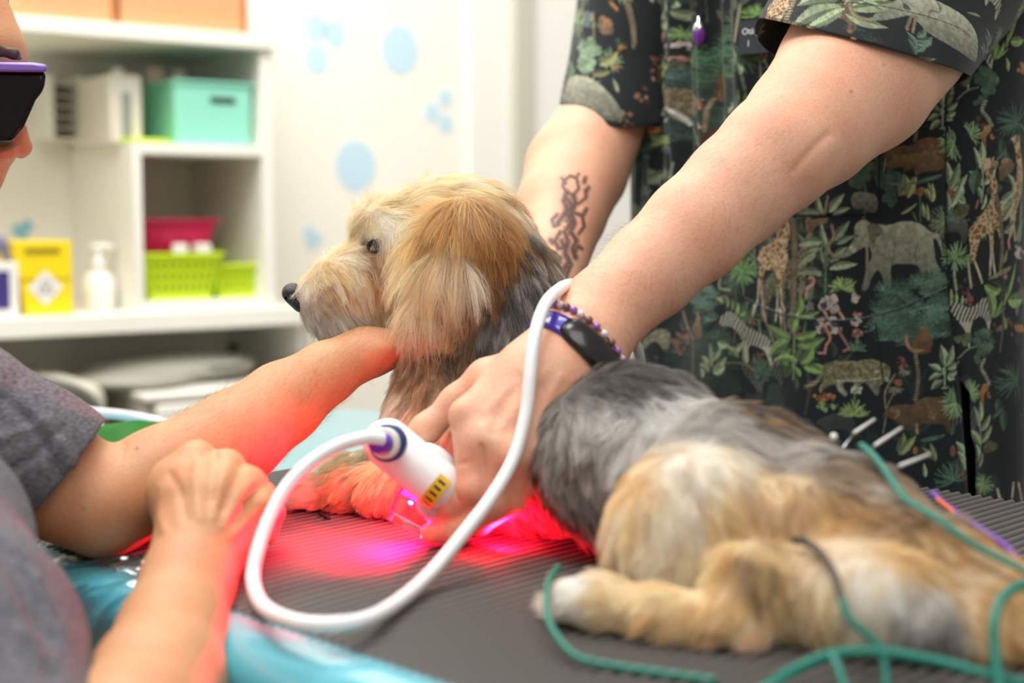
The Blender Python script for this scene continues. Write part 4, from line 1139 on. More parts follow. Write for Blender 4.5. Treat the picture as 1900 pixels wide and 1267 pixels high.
# ================================================================== jungle print painted in cloth coordinates, one canvas per cloth panel
class Cloth:
    def __init__(s, w, h, T, ppm, seed=0):
        s.w, s.h, s.T, s.ppm = w, h, T, ppm
        s.a = np.empty((h, w, 3)); s.a[:] = (20, 27, 31)
        s.r = np.random.default_rng(seed); s.off = (0, 0, 1.0); s.sh = (0, 0)
    def to(s, p):
        ox, oy, k = s.off
        p = np.array(p, float).reshape(-1, 2) / k + (ox + s.sh[0], oy + s.sh[1])
        return s.T(p)
    def at(s, ox, oy, k): s.off = (ox, oy, k); return s
    def box(s, P, m=3):
        x0, y0 = np.floor(P.min(0) - m).astype(int); x1, y1 = np.ceil(P.max(0) + m).astype(int)
        x0, x1 = max(x0, 0), min(x1, s.w); y0, y1 = max(y0, 0), min(y1, s.h)
        if x1 <= x0 or y1 <= y0: return None
        Y, X = np.mgrid[y0:y1, x0:x1]
        return slice(y0, y1), slice(x0, x1), X.astype(float), Y.astype(float)
    def inside(s, P, X, Y):
        m = np.zeros(X.shape, bool)
        for (xa, ya), (xb, yb) in zip(P, np.roll(P, -1, 0)):
            if ya == yb: continue
            c = (ya > Y) != (yb > Y)
            m ^= c & (X < (xb - xa) * (Y - ya) / (yb - ya) + xa)
        return m
    def put(s, sl, mask, col):
        v = s.a[sl]; c = np.broadcast_to(col, v.shape); v[mask] = c[mask]
    def tex(s, X, Y, col, amp=0.22, fr=0.15):
        n = vnoise(np.stack([X.ravel(), Y.ravel(), 0 * X.ravel()], 1), fr, 2).reshape(X.shape)
        n2 = vnoise(np.stack([X.ravel(), Y.ravel(), 0 * X.ravel()], 1), 0.6, 3).reshape(X.shape)
        return np.asarray(col, float) * (1 - amp + amp * 1.3 * n + 0.25 * n2)[..., None]
    def smoothp(s, P, it=2):
        for _ in range(it):
            Q = np.roll(P, -1, 0); P = np.stack([P * .75 + Q * .25, P * .25 + Q * .75], 1).reshape(-1, 2)
        return P
    def poly(s, pts, col, style=None, raw=False, sm=True):
        P = s.to(pts) if not raw else pts
        if not np.isfinite(P).all(): return
        if sm: P = s.smoothp(P)
        b = s.box(P)
        if b is None: return
        sy, sx, X, Y = b; m = s.inside(P, X, Y)
        c = s.tex(X, Y, col)
        if style in ('giraffe', 'leopard'):
            cell = 8.5 if style == 'giraffe' else 5.0
            n = max(6, int(X.size / cell ** 2)); S = np.stack([s.r.uniform(X.min(), X.max(), n), s.r.uniform(Y.min(), Y.max(), n)], 1)
            q = np.stack([X[m], Y[m]], 1)
            if len(q):
                d = np.sort(np.hypot(q[:, None, 0] - S[None, :, 0], q[:, None, 1] - S[None, :, 1]), 1)[:, :2]
                e = d[:, 1] - d[:, 0]
                cc = c[m]
                if style == 'giraffe': cc = np.where((e > 1.7)[:, None], np.array((142, 84, 40)) * (0.85 + 0.3 * s.r.random((len(q), 1))), np.array((206, 178, 130)))
                else: cc = np.where(((d[:, 0] > 1.3) & (d[:, 0] < 2.4))[:, None], np.array((62, 50, 32)), cc)
                c[m] = cc
        if style == 'zebra':
            ph = X * 0.9 + Y * 0.35 + 5 * vnoise(np.stack([X.ravel(), Y.ravel(), 0 * X.ravel()], 1), 0.06, 4).reshape(X.shape)
            c = np.where((np.sin(ph * 0.95) > 0.05)[..., None], np.array((34, 32, 30)), np.array((196, 190, 170)) * np.ones(3))
            low = Y > np.percentile(P[:, 1], 62)
            c = np.where(low[..., None], np.array((186, 178, 156)) * np.ones(3), c)
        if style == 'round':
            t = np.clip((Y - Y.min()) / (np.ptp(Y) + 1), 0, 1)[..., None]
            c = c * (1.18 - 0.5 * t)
        s.put((sy, sx), m, c)
    def line(s, pts, w, col, rings=False):
        P = s.to(pts)
        if not np.isfinite(P).all(): return
        if len(P) > 2: P = spline(P, 6 * len(P))
        b = s.box(P, w + 3)
        if b is None: return
        sy, sx, X, Y = b
        d = dist_poly(X.ravel(), Y.ravel(), P).reshape(X.shape)
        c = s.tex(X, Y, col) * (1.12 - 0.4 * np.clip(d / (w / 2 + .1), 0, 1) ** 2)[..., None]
        if rings: c = np.where((np.sin(Y * 1.3 + X * .3) > 0)[..., None], c, c * 0.4)
        s.put((sy, sx), d < w / 2, c)
    def leaf(s, x0, y0, x1, y1, w, col, bend=0.0, raw=False):
        """w and bend in the same units as the points"""
        a, b = s.to([(x0, y0), (x1, y1)]) if not raw else (np.array([x0, y0]), np.array([x1, y1]))
        if not (np.isfinite(a).all() and np.isfinite(b).all()): return
        k = np.linalg.norm(b - a) / (math.hypot(x1 - x0, y1 - y0) + 1e-9); w = w * k; bend = bend * k
        t = np.linspace(0, 1, 14); d = b - a; L = np.linalg.norm(d) + 1e-9; n = np.array([-d[1], d[0]]) / L
        mid = a + t[:, None] * d + (np.sin(math.pi * t) * bend)[:, None] * n
        wd = (np.sin(math.pi * t ** 0.8) ** 0.8 * w / 2)[:, None] * n
        col = np.asarray(col, float) * s.r.uniform(.88, 1.12)
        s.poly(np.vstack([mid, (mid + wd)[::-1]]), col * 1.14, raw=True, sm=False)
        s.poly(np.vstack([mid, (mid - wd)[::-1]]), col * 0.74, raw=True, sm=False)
        bx = s.box(mid, 2)
        if bx:
            sy, sx, X, Y = bx
            s.put((sy, sx), dist_poly(X.ravel(), Y.ravel(), mid).reshape(X.shape) < 0.55, col * 1.35)
    def fan(s, cx, cy, r, n, col, a0=0, a1=360, w=0.14):
        for a in s.r.permutation(np.linspace(a0, a1, n)):
            a = math.radians(a + s.r.uniform(-6, 6)); rr = r * s.r.uniform(.75, 1.05)
            s.leaf(cx, cy, cx + rr * math.cos(a), cy - rr * math.sin(a), r * w, col, r * s.r.uniform(-.08, .08))
    def fuzz(s, cx, cy, rx, ry, n, col, r=26):
        for _ in range(n):
            a, q = s.r.uniform(0, 6.28), math.sqrt(s.r.random())
            x, y = cx + rx * q * math.cos(a), cy + ry * q * math.sin(a)
            s.fan(x, y, r * s.r.uniform(.7, 1.2), 9, np.asarray(col) * s.r.uniform(.62, 1.2), 10, 170 + s.r.uniform(-30, 30), 0.10)
    def blobs(s, cx, cy, rx, ry, n, size, cols):
        for _ in range(n):
            a, q = s.r.uniform(0, 6.28), math.sqrt(s.r.random()); t = np.linspace(0, 6.28, 8)[:-1]
            z = size * s.r.uniform(.6, 1.3)
            x, y = cx + rx * q * math.cos(a), cy + ry * q * math.sin(a)
            s.poly(np.stack([x + z * np.cos(t) * s.r.uniform(.7, 1.2, 7), y + z * np.sin(t) * s.r.uniform(.7, 1.2, 7)], 1), cols[s.r.integers(len(cols))])
    def giraffe(s, body, legs, lw):
        for l in legs: s.line(l, lw, (176, 160, 132))
        s.poly(body, (200, 160, 110), 'giraffe')
    def filler(s, n, seed, gain=1.0):
        """dim undergrowth everywhere, so that no part of the cloth is bare"""
        T0 = s.T; s.T = lambda p: p; s.off = (0, 0, 1.0)
        for _ in range(n):
            x, y = s.r.uniform(0, s.w), s.r.uniform(0, s.h); k = s.r.integers(6)
            g = [(66, 82, 52), (50, 68, 50), (82, 94, 64), (56, 74, 60)][s.r.integers(4)]; g = tuple(v * gain for v in g)
            if k == 0: s.fan(x, y, 28, 14, g, 0, 360, .16)
            elif k == 1: s.fuzz(x, y, 34, 40, 12, (56, 78, 62), 18)
            elif k == 2:
                for i in range(7):
                    a = s.r.uniform(.3, 2.8); s.leaf(x, y - i * 8, x + 40 * math.cos(a), y - i * 8 - 30 * math.sin(a), 12, g, 4)
            elif k == 3: s.blobs(x, y, 18, 18, 7, 5, [(150, 92, 52), (176, 130, 110), (120, 66, 40)])
            elif k == 4: s.line([(x, y), (x + 6, y - 50), (x - 4, y - 110)], 6, (118, 100, 74)); s.fan(x - 4, y - 110, 34, 15, g, 0, 360, .15)
            else:
                s.poly([(x, y), (x + 22, y - 12), (x + 52, y - 10), (x + 60, y + 8), (x + 56, y + 36), (x + 48, y + 36), (x + 46, y + 16), (x + 16, y + 18), (x + 14, y + 38), (x + 6, y + 38), (x + 4, y + 14), (x - 12, y + 10)],
                       [(112, 108, 90), (120, 84, 52), (150, 140, 110)][s.r.integers(3)], ['round', 'leopard', 'zebra'][s.r.integers(3)])
        s.T = T0
    def rgb(s):
        g = s.a.mean(2, keepdims=True)
        return s2l(np.clip((g + (s.a - g) * 0.78) * 0.90 + (0, 3, 3), 0, 255))

SAGE, GRN, LGRN, TEAL, DGRN = (132, 146, 106), (88, 122, 66), (124, 150, 80), (66, 94, 82), (52, 80, 56)
TAN, PINK, RUST, ORN = (138, 116, 84), (190, 128, 112), (150, 84, 66), (178, 108, 48)

# ---- torso of the tunic: elliptical cylinder; cloth coordinates are arc length and height
TA, TB, TC = 0.209, 0.123, np.array([0.297, 1.400])
_th = np.linspace(-math.pi, math.pi, 4001)
_arc = np.concatenate([[0], np.cumsum(np.hypot(np.diff(TA * np.cos(_th)), np.diff(TB * np.sin(_th))))])
PPM = 2000.0
Z0, Z1 = 0.66, 1.47
def th2arc(t): return np.interp(t, _th, _arc)
def px2cloth(p):
    p = np.asarray(p, float)
    r = FW + (p[:, :1] - 950.0) / F * RT - (p[:, 1:2] - 633.5) / F * UP
    o = CAM[:2] - TC
    ex, ey = TT[:2] / TA, TN[:2] / TB
    o2 = np.array([o @ ex, o @ ey]); d2 = np.stack([r[:, :2] @ ex, r[:, :2] @ ey], 1)
    A = (d2 ** 2).sum(1); B = 2 * d2 @ o2; Cq = o2 @ o2 - 1
    D = B * B - 4 * A * Cq
    t = np.where(D > 0, (-B - np.sqrt(np.maximum(D, 0))) / (2 * A), -B / (2 * A))
    q = o2 + t[:, None] * d2
    th = np.arctan2(q[:, 1], q[:, 0]); z = CAM[2] + t * r[:, 2]
    out = np.stack([th2arc(th) * PPM, (Z1 - z) * PPM], 1)
    out[D <= 0] = np.nan
    return out
k = Cloth(int(_arc[-1] * PPM) + 2, int((Z1 - Z0) * PPM) + 2, px2cloth, PPM, 5)
k.filler(330, 1)
def jungle(dx, dy):
    k.sh = (dx, dy)
    # -- right of the arm
    k.at(1500, 300, 3.7275)
    k.fuzz(250, 20, 130, 70, 12, TEAL, 44); k.blobs(280, 40, 150, 90, 34, 34, [(60, 86, 56), (76, 100, 66), (50, 72, 52)])
    k.blobs(360, 120, 60, 60, 8, 44, [(66, 92, 66)]); k.blobs(550, 110, 60, 70, 12, 38, [(62, 90, 72), (54, 80, 62)]); k.blobs(565, 240, 40, 60, 8, 34, [(56, 84, 70)])
    k.poly([(0, 160), (120, 140), (200, 120), (180, 190), (100, 210), (40, 260), (0, 250)], (120, 84, 56), 'round'); k.poly([(0, 400), (80, 395), (150, 385), (130, 430), (60, 440), (20, 500), (0, 480)], (120, 88, 60), 'round')
    k.poly([(300, 230), (340, 205), (420, 215), (480, 235), (482, 350), (420, 355), (380, 320), (320, 330), (296, 290)], (112, 108, 92), 'round')
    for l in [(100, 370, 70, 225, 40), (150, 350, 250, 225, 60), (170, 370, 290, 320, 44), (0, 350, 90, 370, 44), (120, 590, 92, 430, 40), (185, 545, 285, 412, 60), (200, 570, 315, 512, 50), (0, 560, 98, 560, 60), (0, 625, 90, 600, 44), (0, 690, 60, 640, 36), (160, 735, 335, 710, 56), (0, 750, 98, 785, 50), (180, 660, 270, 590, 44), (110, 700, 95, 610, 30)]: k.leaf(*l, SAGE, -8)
    k.line([(140, 240), (130, 300), (120, 370)], 5, TAN); k.line([(165, 440), (178, 520), (140, 590), (175, 655)], 6, TAN); k.line([(120, 600), (125, 900)], 2.2, GRN)
    k.fan(237, 880, 100, 17, LGRN, -10, 190, .3)
    k.line([(405, 520), (405, 760)], 5, TAN)
    k.poly([(315, 450), (350, 408), (395, 398), (430, 430), (480, 432), (560, 440), (640, 412), (720, 412), (790, 436), (845, 488), (905, 498), (925, 560), (936, 680), (916, 600), (890, 535), (858, 525), (872, 600), (882, 700), (912, 740), (900, 830), (790, 840), (778, 740), (740, 706), (600, 704), (562, 724), (580, 860), (545, 895), (498, 765), (480, 742), (432, 800), (412, 892), (356, 892), (390, 800), (400, 720), (445, 660), (420, 575), (385, 590), (330, 622), (260, 668), (180, 665), (150, 630), (200, 640), (255, 630), (275, 595), (322, 535)], (146, 142, 116), 'round')
    k.poly([(405, 455), (440, 422), (492, 448), (508, 490), (470, 522), (448, 568), (420, 540), (415, 490)], (112, 106, 86)); k.line([(405, 455), (440, 424), (492, 450), (508, 490), (470, 522), (448, 568)], 1.6, (70, 66, 54))
    k.line([(560, 640), (575, 700), (590, 640), (600, 560)], 1.5, (84, 80, 66)); k.line([(760, 560), (735, 640), (760, 720)], 2, (94, 90, 74)); k.line([(330, 510), (350, 516)], 3, (40, 40, 36))
    k.blobs(320, 600, 30, 24, 6, 10, [(190, 184, 150)])
    k.leaf(690, 250, 672, 95, 56, (150, 150, 84), 6); k.leaf(690, 250, 750, 105, 50, (140, 142, 80), -6); k.leaf(860, 275, 820, 185, 30, (142, 144, 84)); k.leaf(865, 275, 858, 150, 36, (150, 150, 88)); k.leaf(640, 362, 748, 290, 26, (140, 138, 84), 4); k.leaf(835, 400, 800, 330, 34, (136, 138, 80)); k.leaf(830, 400, 822, 300, 24, (136, 138, 80))
    k.poly([(770, 170), (795, 195), (788, 240), (765, 245), (750, 210)], (150, 90, 44)); k.line([(772, 245), (775, 420)], 2, GRN); k.line([(720, 350), (750, 410)], 2, GRN)
    k.poly([(500, 130), (600, 150), (760, 140), (940, 75), (900, 110), (780, 150), (600, 175)], (84, 104, 86))
    k.poly([(520, 10), (600, -30), (700, -60), (860, -60), (940, -20), (945, 60), (780, 70), (760, 100), (745, 90), (735, 20), (690, 60), (640, 30), (560, 60)], (118, 84, 46), 'round')
    k.fan(945, 420, 120, 20, (96, 110, 74), 100, 260, .05)
    k.fuzz(700, 1010, 250, 170, 90, (62, 90, 72), 76); k.fuzz(830, 850, 90, 80, 26, (70, 96, 72), 66); k.fuzz(540, 1130, 90, 120, 24, (64, 92, 72), 70); k.fuzz(880, 1130, 80, 110, 20, (66, 94, 76), 66)
    k.blobs(155, 980, 85, 48, 26, 24, [(190, 170, 160), (172, 152, 144), (70, 60, 58)]); k.blobs(320, 950, 34, 34, 9, 16, [(188, 170, 160)]); k.line([(110, 1030), (135, 1075)], 5, PINK); k.line([(215, 1040), (245, 1085)], 5, PINK)
    k.blobs(330, 1050, 42, 18, 8, 10, [PINK, RUST])
    k.blobs(150, 1130, 90, 50, 26, 24, [(190, 170, 160), (172, 152, 144), (70, 60, 58)]); k.blobs(335, 1100, 36, 26, 8, 15, [(188, 170, 160)]); k.blobs(340, 1185, 42, 18, 8, 10, [PINK, RUST]); k.line([(330, 1190), (335, 1300)], 2, GRN)
    k.poly([(770, 1110), (840, 1180), (850, 1290), (820, 1330), (700, 1330), (720, 1240), (760, 1200)], (122, 84, 50), 'round')
    # -- side panel
    for l in [(990, 190, 962, 0, 50), (988, 190, 1045, 5, 60), (1005, 200, 1098, 90, 50), (985, 320, 1075, 120, 56), (975, 340, 965, 210, 30)]: k.leaf(*l, SAGE, 6)
    k.leaf(1168, 55, 1142, 220, 92, (58, 84, 60), 4); k.leaf(1180, 0, 1165, 60, 10, DGRN)
    k.poly([(1020, 310), (1060, 282), (1120, 300), (1110, 345), (1060, 375), (1015, 370)], (92, 88, 60), 'leopard')
    k.line([(1250, 40), (1300, 240), (1340, 420), (1352, 600), (1340, 740)], 9, TAN, True); k.poly([(1235, 820), (1290, 780), (1420, 708), (1400, 760), (1290, 810)], (134, 118, 84))
    k.giraffe([(1180, 5), (1215, -20), (1290, -30), (1262, 20), (1250, 60), (1310, 130), (1302, 200), (1285, 260), (1292, 330), (1302, 400), (1292, 480), (1290, 625), (1264, 625), (1258, 480), (1230, 508), (1190, 522), (1168, 620), (1152, 700), (1118, 690), (1118, 560), (1100, 480), (1150, 420), (1210, 350), (1262, 270), (1272, 190), (1230, 90)],
              [[(1105, 680), (1112, 760), (1126, 868)], [(1150, 690), (1180, 760), (1206, 836)], [(1272, 620), (1268, 700), (1262, 788)], [(1284, 620), (1290, 700), (1300, 775)]], 4.5)
    k.fan(1015, 660, 118, 24, (104, 134, 82), 0, 360, .15); k.line([(1012, 700), (1010, 790), (1022, 885)], 5, SAGE)
    k.blobs(1108, 950, 26, 50, 16, 13, [(158, 88, 80), (140, 72, 64)])
    for x in (985, 1020, 1060): k.leaf(x, 990, x + 4, 880 + (x - 985) * .6, 26, LGRN)
    k.poly([(964, 962), (1040, 975), (1100, 1010), (1160, 1000), (1200, 950), (1238, 932), (1262, 1000), (1284, 1080), (1272, 1150), (1262, 1190), (1250, 1110), (1200, 1060), (1150, 1095), (1124, 1140), (1118, 1290), (1102, 1290), (1094, 1180), (1050, 1120), (980, 1040)], (200, 190, 170), 'zebra')
    for l in [(1290, 1080, 1240, 860, 80, 20), (1270, 900, 1345, 880, 50, 6), (1225, 855, 1330, 905, 50, 10), (1300, 1080, 1360, 960, 40, 4), (1380, 960, 1445, 690, 36, 4), (1360, 700, 1385, 615, 36, 2), (1370, 1000, 1380, 900, 20, 2), (1385, 1160, 1372, 1070, 36, 2), (1395, 960, 1480, 950, 44, 2), (1300, 1080, 1380, 1010, 12, 2)]: k.leaf(l[0], l[1], l[2], l[3], l[4], (120, 146, 76), l[5])
    for l in [(1330, 280, 1425, 195, 56), (1350, 330, 1420, 230, 36), (1350, 410, 1420, 260, 50), (1365, 490, 1435, 400, 50), (1425, 180, 1375, 85, 36), (1470, 420, 1475, 280, 44), (1440, 300, 1470, 180, 30), (1460, 560, 1480, 450, 40)]: k.leaf(*l, SAGE, 8)
    k.line([(1400, 600), (1396, 540), (1416, 490), (1412, 450)], 5, PINK); k.blobs(1470, 620, 24, 50, 12, 16, [(186, 168, 160), (80, 70, 66)])
    k.blobs(1372, 785, 18, 26, 9, 9, [(176, 86, 40), (190, 150, 50), (60, 80, 140)]); k.blobs(1350, 25, 60, 40, 10, 26, [(118, 86, 56), TAN]); k.blobs(1470, 1140, 26, 40, 10, 15, [ORN])
    k.poly([(1340, 0), (1400, -10), (1420, 60), (1370, 100), (1320, 150), (1320, 60)], (126, 96, 62), 'round')
    # -- lowest part
    k.at(1500, 600, 3.7275)
    k.line([(110, 0), (155, 95), (130, 150), (120, 205)], 5, (186, 108, 88)); k.line([(212, 50), (255, 120), (280, 170), (245, 190)], 5, (150, 96, 80)); k.line([(80, 205), (125, 200)], 3, PINK)
    k.fan(335, 185, 74, 16, (74, 102, 78), 0, 180, .16); k.blobs(345, 70, 46, 22, 10, 12, [PINK, RUST]); k.line([(345, 80), (340, 170)], 2, GRN)
    for l in [(0, 90, 70, 45, 44), (0, 130, 120, 100, 50), (0, 260, 40, 165, 50), (130, 330, 0, 290, 60)]: k.leaf(*l, (104, 136, 64), 6)
    k.line([(95, 345), (65, 400), (0, 432)], 8, (150, 140, 112), True)
    k.poly([(100, 290), (170, 258), (250, 254), (330, 264), (420, 244), (500, 264), (560, 292), (570, 350), (545, 400), (500, 420), (484, 450), (496, 486), (455, 488), (412, 425), (380, 402), (342, 440), (322, 470), (316, 404), (250, 402), (232, 430), (272, 482), (242, 498), (205, 462), (190, 412), (120, 440), (92, 484), (74, 462), (100, 410), (112, 350)], (142, 132, 88), 'leopard')
    k.line([(405, 400), (440, 440), (470, 480)], 9, (150, 150, 132), True); k.line([(215, 410), (218, 450), (255, 488)], 8, (138, 136, 116)); k.blobs(470, 335, 12, 14, 4, 8, [(176, 178, 160)]); k.blobs(540, 385, 18, 14, 5, 8, [(176, 178, 160)]); k.line([(200, 395), (380, 395), (500, 378)], 3, (166, 164, 144))
    k.blobs(340, 470, 44, 36, 16, 12, [(172, 176, 148)]); k.blobs(110, 515, 80, 30, 26, 13, [ORN, (120, 70, 34)]); k.fan(310, 640, 110, 20, (122, 144, 70), 0, 180, .16); k.line([(318, 500), (315, 620)], 2.5, GRN); k.blobs(130, 570, 80, 26, 14, 14, [DGRN, LGRN])
    k.blobs(650, 275, 36, 46, 16, 14, [(150, 84, 66), (120, 62, 50)]); k.fan(660, 320, 50, 12, (110, 104, 84), 200, 340, .25); k.blobs(610, 410, 28, 28, 10, 12, [(150, 90, 62)]); k.fan(600, 440, 60, 12, (110, 104, 84), 190, 350, .25)
    k.line([(535, 590), (528, 500), (545, 440), (600, 350)], 3, TAN); k.line([(540, 585), (590, 480)], 2.4, TAN); k.line([(515, 760), (530, 680), (540, 600)], 2.4, TAN)
    k.fuzz(640, 60, 170, 90, 34, (60, 88, 72), 74); k.fuzz(880, 40, 80, 50, 16, (62, 90, 72), 66)
    k.line([(738, 200), (756, 350), (750, 440), (738, 530)], 7, TAN, True); k.line([(672, 80), (688, 150), (735, 190), (800, 170)], 7, (138, 110, 72)); k.poly([(775, 0), (830, 60), (858, 120), (840, 185), (790, 180), (745, 175), (705, 130), (740, 90), (770, 60)], (124, 84, 48), 'round')
    for l in [(932, 290, 908, 145, 60), (942, 290, 1002, 140, 56), (905, 320, 828, 280, 46), (905, 345, 826, 385, 44), (915, 385, 842, 450, 50), (950, 310, 1035, 262, 50), (950, 350, 1022, 330, 44), (920, 350, 915, 300, 34), (950, 360, 1000, 380, 36)]: k.leaf(*l, SAGE, 6)
    k.line([(932, 290), (928, 440)], 3, SAGE); k.poly([(888, 440), (970, 425), (940, 450)], SAGE)
    k.poly([(510, 655), (530, 610), (570, 572), (640, 560), (722, 560), (765, 520), (820, 500), (900, 505), (942, 538), (985, 562), (975, 640), (972, 742), (938, 752), (930, 684), (860, 690), (770, 684), (760, 752), (736, 752), (730, 700), (700, 735), (660, 745), (650, 690), (610, 680), (560, 652)], (104, 72, 42), 'round')
    k.blobs(850, 600, 40, 46, 16, 16, [(140, 98, 52), (120, 80, 44)]); k.blobs(600, 610, 30, 40, 9, 14, [(134, 92, 54)]); k.line([(745, 690), (748, 752)], 5, (150, 112, 84))
    k.poly([(750, 800), (850, 770), (945, 755), (900, 790), (800, 812)], (72, 92, 80))
    k.leaf(625, 905, 660, 755, 60, (112, 116, 72), 5); k.leaf(640, 905, 738, 775, 56, (118, 122, 74), -6); k.leaf(862, 935, 782, 850, 40, (126, 128, 80), 4); k.leaf(866, 935, 832, 818, 36, (130, 134, 84)); k.poly([(735, 835), (760, 870), (735, 905), (712, 872)], (146, 90, 44)); k.poly([(982, 822), (1010, 880), (985, 922), (958, 885)], (146, 82, 46))
    k.leaf(800, 1050, 790, 960, 30, SAGE); k.fan(990, 1080, 140, 30, (72, 100, 78), 10, 200, .06); k.blobs(1050, 1040, 40, 16, 9, 10, [(140, 50, 36), (150, 90, 40)])
    k.fan(1010, 545, 120, 24, (112, 138, 88), 100, 300, .16); k.fan(1120, 480, 90, 20, (112, 138, 88), -60, 130, .16)
    k.blobs(1070, 110, 50, 40, 10, 26, [(88, 104, 62)]); k.line([(1030, 240), (1100, 180), (1180, 155)], 3, (110, 122, 96)); k.blobs(1230, 110, 60, 90, 22, 32, [(70, 98, 74), (84, 112, 84), (60, 86, 66)]); k.blobs(1180, 230, 26, 50, 6, 22, [(66, 94, 72)])
    k.line([(1232, 250), (1206, 310), (1240, 360), (1272, 420)], 8, (160, 150, 128), True); k.poly([(1215, 425), (1262, 415), (1270, 460), (1240, 480), (1225, 520), (1235, 575), (1220, 575), (1195, 500), (1180, 480), (1205, 470)], (162, 106, 52), 'round'); k.blobs(1270, 500, 14, 24, 4, 12, [(160, 106, 52)])
    k.fan(1440, 400, 150, 34, (58, 86, 66), 0, 360, .07); k.leaf(1370, 600, 1372, 750, 70, (58, 86, 68)); k.leaf(1340, 520, 1330, 620, 60, (54, 82, 62))
    for l in [(1198, 690, 1202, 535, 56), (1190, 720, 1148, 575, 40), (1215, 745, 1285, 635, 56), (1205, 840, 1112, 735, 56), (1218, 830, 1296, 712, 50), (1200, 930, 1170, 840, 40), (1075, 900, 1010, 815, 50), (1085, 960, 1015, 880, 40), (1080, 1010, 1040, 930, 34), (1200, 1000, 1230, 900, 30)]: k.leaf(*l, (134, 150, 108), 6)
    k.line([(1200, 690), (1210, 830), (1195, 950)], 3, SAGE)
    k.poly([(1225, 880), (1260, 820), (1300, 815), (1350, 850), (1310, 890), (1260, 905)], (96, 90, 58), 'leopard'); k.line([(1160, 990), (1175, 940)], 4, RUST)
    k.line([(1455, 560), (1482, 760), (1480, 1000)], 6, TAN, True)
    k.giraffe([(1392, 512), (1415, 502), (1440, 475), (1462, 515), (1455, 570), (1470, 650), (1484, 780), (1480, 880), (1460, 935), (1442, 1010), (1436, 1105), (1398, 1105), (1396, 1040), (1420, 960), (1380, 1000), (1348, 1050), (1342, 1170), (1320, 1170), (1300, 1090), (1280, 1000), (1310, 950), (1380, 900), (1430, 820), (1444, 740), (1430, 620), (1420, 545)],
              [[(1330, 1150), (1342, 1205)], [(1408, 1100), (1400, 1200)], [(1428, 1100), (1438, 1215)]], 5)
    k.fan(1230, 1120, 90, 22, (110, 138, 84), 0, 360, .14); k.leaf(1440, 1220, 1490, 1060, 60, (130, 150, 84)); k.leaf(1300, 660, 1370, 580, 30, TEAL)
    k.sh = (0, 0)
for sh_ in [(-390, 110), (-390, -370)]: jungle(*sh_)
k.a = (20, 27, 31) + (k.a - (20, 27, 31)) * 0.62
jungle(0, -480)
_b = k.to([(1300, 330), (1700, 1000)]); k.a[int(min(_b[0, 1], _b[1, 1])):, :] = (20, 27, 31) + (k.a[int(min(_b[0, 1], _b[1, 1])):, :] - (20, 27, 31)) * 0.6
jungle(0, 0)
# -- left part
k.at(1150, 0, 3.62)
k.poly([(150, -20), (215, -20), (200, 120), (170, 250), (150, 400), (140, 300), (160, 120)], (196, 150, 100), 'giraffe')
k.line([(215, -20), (190, 200), (180, 420)], 7, (150, 134, 104)); k.line([(240, 0), (200, 260), (190, 430)], 3, (170, 160, 130))
for l in [(300, 0, 250, 150, 40), (250, 160, 345, 130, 60), (300, 10, 345, 80, 34), (385, 80, 480, 100, 44), (390, 60, 400, 10, 30), (215, 400, 235, 290, 36), (215, 440, 320, 370, 34), (225, 490, 335, 430, 40), (240, 610, 290, 500, 42), (150, 620, 220, 590, 26), (170, 680, 225, 680, 26), (180, 800, 200, 720, 34), (290, 650, 200, 600, 30)]:
    k.leaf(*l, LGRN if l[1] > 250 else SAGE, 8)
k.line([(255, 280), (262, 220), (292, 190), (298, 160)], 5, PINK)
k.fan(410, 230, 60, 16, (110, 140, 76)); k.blobs(330, 330, 34, 44, 14, 12, [(180, 160, 150), (150, 130, 120)]); k.blobs(420, 305, 26, 26, 8, 12, [(200, 176, 170)])
k.blobs(410, 400, 36, 22, 9, 9, [PINK, (190, 110, 90)]); k.line([(345, 350), (348, 460), (330, 520)], 3, PINK); k.fuzz(380, 520, 60, 40, 10, TEAL, 40)
k.blobs(25, 240, 26, 40, 12, 12, [ORN, (96, 70, 44)]); k.fuzz(70, 190, 60, 70, 14, DGRN, 44); k.blobs(205, 440, 16, 16, 5, 8, [ORN])
k.fuzz(560, 470, 95, 150, 42, (58, 92, 62), 52); k.fuzz(710, 380, 75, 170, 42, (64, 98, 70), 50)
k.line([(600, 880), (612, 700), (640, 640)], 6, TAN); k.poly([(640, 460), (680, 470), (710, 560), (700, 660), (660, 690), (620, 660), (625, 560)], (122, 88, 50), 'leopard')
k.poly([(300, 590), (380, 590), (450, 600), (520, 660), (540, 700), (520, 770), (480, 780), (430, 740), (440, 830), (410, 830), (370, 740), (330, 740), (280, 750), (230, 780), (220, 760), (290, 700)], (140, 122, 84), 'leopard')
k.line([(370, 735), (400, 760), (430, 830)], 8, (188, 186, 176)); k.line([(330, 720), (270, 760), (220, 775)], 7, (178, 174, 164))
k.blobs(310, 800, 34, 30, 10, 11, [(196, 200, 176)]); k.blobs(585, 700, 30, 34, 10, 10, [RUST, PINK]); k.blobs(215, 870, 48, 26, 14, 10, [ORN, (200, 130, 50)])
k.blobs(570, 850, 24, 30, 8, 10, [PINK, LGRN]); k.fan(290, 950, 66, 18, (140, 156, 84)); k.blobs(335, 1000, 22, 40, 8, 11, [(92, 130, 160), (70, 100, 130)])
k.line([(520, 980), (500, 900), (470, 810)], 3, SAGE)
for l in [(650, 900, 700, 780, 50), (660, 860, 730, 800, 40), (720, 760, 750, 680, 40), (800, 420, 790, 340, 30), (830, 500, 820, 430, 30), (300, 1220, 280, 1080, 70), (320, 1200, 390, 1090, 60), (260, 1230, 200, 1150, 60)]: k.leaf(*l, SAGE, 6)
k.line([(830, 40), (815, 180), (800, 280)], 6, (150, 138, 104)); k.fan(905, 100, 80, 18, (110, 150, 70), 20, 200)
